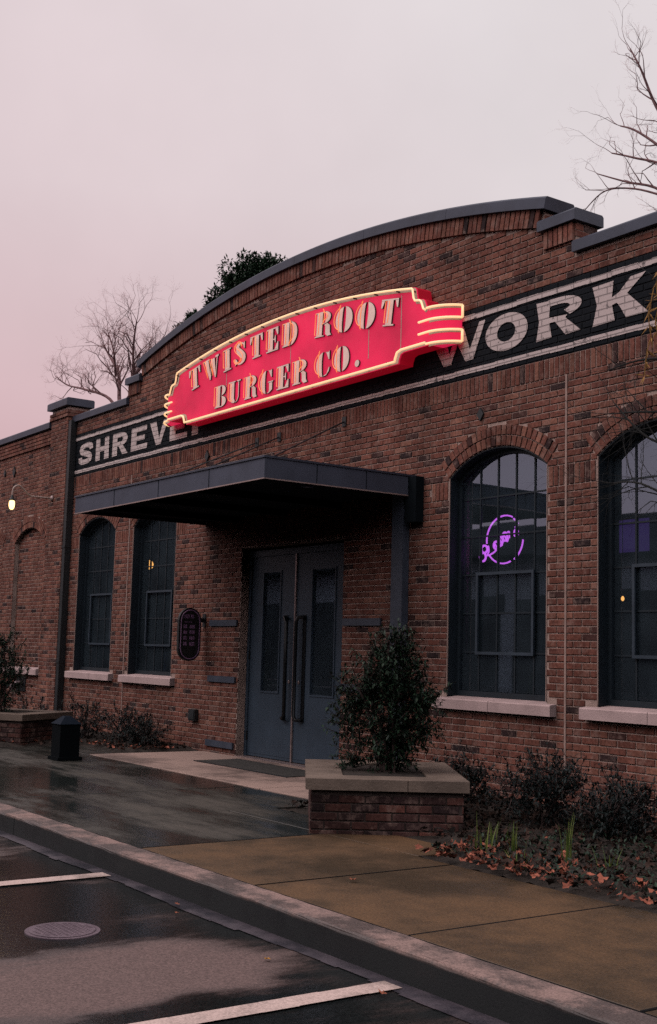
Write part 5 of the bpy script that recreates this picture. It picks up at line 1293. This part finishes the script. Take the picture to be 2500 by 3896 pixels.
# evergreen behind the arch
random.seed(33)
ev = thing('evergreen_tree', 'dark evergreen crown showing over the arched parapet', 'tree', (-31.2, 10, -.62))
mb = MB(); mb.tube([(0, 0, 0), (.1, 0, 6), (0, 0, 12.4)], [.35, .28, .08], 8)
for q in ((-1.6, .2, 12.2), (-2.6, 0, 12.0), (.9, .1, 12.6), (1.5, 0, 12.0), (-.4, .3, 13.2)):
    mb.tube([(0, 0, 9.5 + random.uniform(0, 1.5)), (q[0] * .5, q[1], q[2] - .9), q], [.12, .07, .02], 5)
mb.build('trunk', M_BARK, ev, recalc=False)
fo = MB()
for x, y, z, rr in ((0, 0, 13.1, .75), (.75, 0, 12.95, .65), (-.6, .2, 12.75, .6), (1.4, 0, 12.5, .7), (-1.35, 0, 12.7, .42), (-1.7, .1, 12.35, .5), (-2.9, 0, 12.25, .36), (-3.25, .1, 12.05, .26), (-2.6, 0, 12.0, .34), (.4, 0, 12.3, .9), (2.1, 0, 12.3, .6), (-.8, 0, 12.1, .7), (2.6, 0, 11.8, .6), (-3.7, 0, 12.15, .3), (-3.3, .1, 12.5, .25), (.9, .2, 13.1, .5), (1.9, 0, 12.75, .5)):
    for _ in range(int(95 * rr * rr / .3) + 25):
        d = rv(); c = Vector((x, y, z + .3)) + d * rr * random.uniform(.4, 1.0)
        for _ in range(9):
            leaf(fo, c + rv() * .09, (rv() + d * .5).normalized(), Vector((0, 0, 1)), random.uniform(.10, .2), .06)
fo.build('crown', M_EVER, ev, recalc=False)
# young tree just out of frame on the right: its drooping twigs hang in front of the wall
B3 = (-4.55, -2.0, 0)
ft = limb_tree('young_tree', 'thin bare branches reaching in from the right in front of the wall', B3, [
    ([B3, (-4.6, -2.0, 1.5), (-4.62, -2.0, 3.0), (-4.7, -1.95, 4.4)], .06, .101),
    ([(-4.62, -2.0, 2.4), (-5.0, -1.9, 2.75), (-5.5, -1.9, 2.95), (-5.85, -1.85, 3.25)], .016, .005),
    ([(-4.62, -2.0, 2.7), (-5.1, -1.9, 3.05), (-5.55, -1.85, 3.15), (-5.95, -1.8, 3.2)], .016, .004),
    ([(-4.64, -2.0, 3.1), (-5.1, -2.0, 3.4), (-5.5, -1.95, 3.5), (-5.85, -1.9, 3.5)], .015, .004),
    ([(-4.62, -2.0, 2.2), (-5.0, -2.1, 2.4), (-5.4, -2.1, 2.6), (-5.75, -2.0, 2.65)], .014, .004),
    ([(-4.66, -2.0, 3.5), (-5.0, -2.1, 3.8), (-5.3, -2.05, 4.0)], .012, .004)], 3, .1, .34, seed=3, mT=M_FTWIG, mW=M_FTWIG, every=.42, up_=-.05, spread=.55, fork=(2, 3))
random.seed(9)
dr = MB()
for s0 in ((-5.30, -2.02, 4.25), (-5.24, -2.0, 4.1), (-5.33, -2.05, 3.95)):
    P = [Vector(s0)]
    for i in range(7): P.append(P[-1] + Vector((random.uniform(-.025, .03), random.uniform(-.02, .02), -.085)))
    dr.tube(P, .005, 4)
    for p in P[1:]:
        for _ in range(4): leaf(dr, p, (rv() + Vector((0, 0, -.9))).normalized(), Vector((0, 1, 0)), random.uniform(.04, .09), .012)
o = dr.build('dry_twigs', M_YTWIG, ft, recalc=False); o.matrix_parent_inverse = Matrix.Translation(B3).inverted()

# ------------------------------------------------------------------ metal warehouse across the lot (mirrored in the windows), with unseen sky blockers
wh = thing('warehouse', 'low metal warehouse across the lot mirrored in the window glass', 'building', (-45, -34, 0))
M_SIDING = mat('pale_siding', (.30, .31, .34), .6, var=.15, vscale=.4); M_ROOFD = mat('dark_roof', (.03, .032, .036), .7)
keep(MB().box(-95, -8, -46, -34, -.3, 6.2).build('wall', M_SIDING, wh))
keep(MB().box(-96, -7, -47, -32.6, 6.25, 7.8).build('roof', M_ROOFD, wh))
keep(MB().box(-6.5, 60, -46, -30, -.3, 13).build('tall_sky_blocker', M_ROOFD, wh))  # unseen mass added to block low sky and darken under the canopy
keep(MB().box(36, 60, -29.9, 20, -.3, 12).build('side_sky_blocker', M_ROOFD, wh))  # unseen, added to close off the low sky on the right
keep(MB().box(-110, -72, -31, 12, -.3, 11).build('side_sky_blocker', M_ROOFD, wh))  # unseen, added to close off the low sky on the left
for i in range(14):
    x = -93 + i * 6.1
    keep(MB().box(x, x + 5.0, -34.1, -33.9, -.1, 4.4).build('bay_door', M_ROOFD, wh))
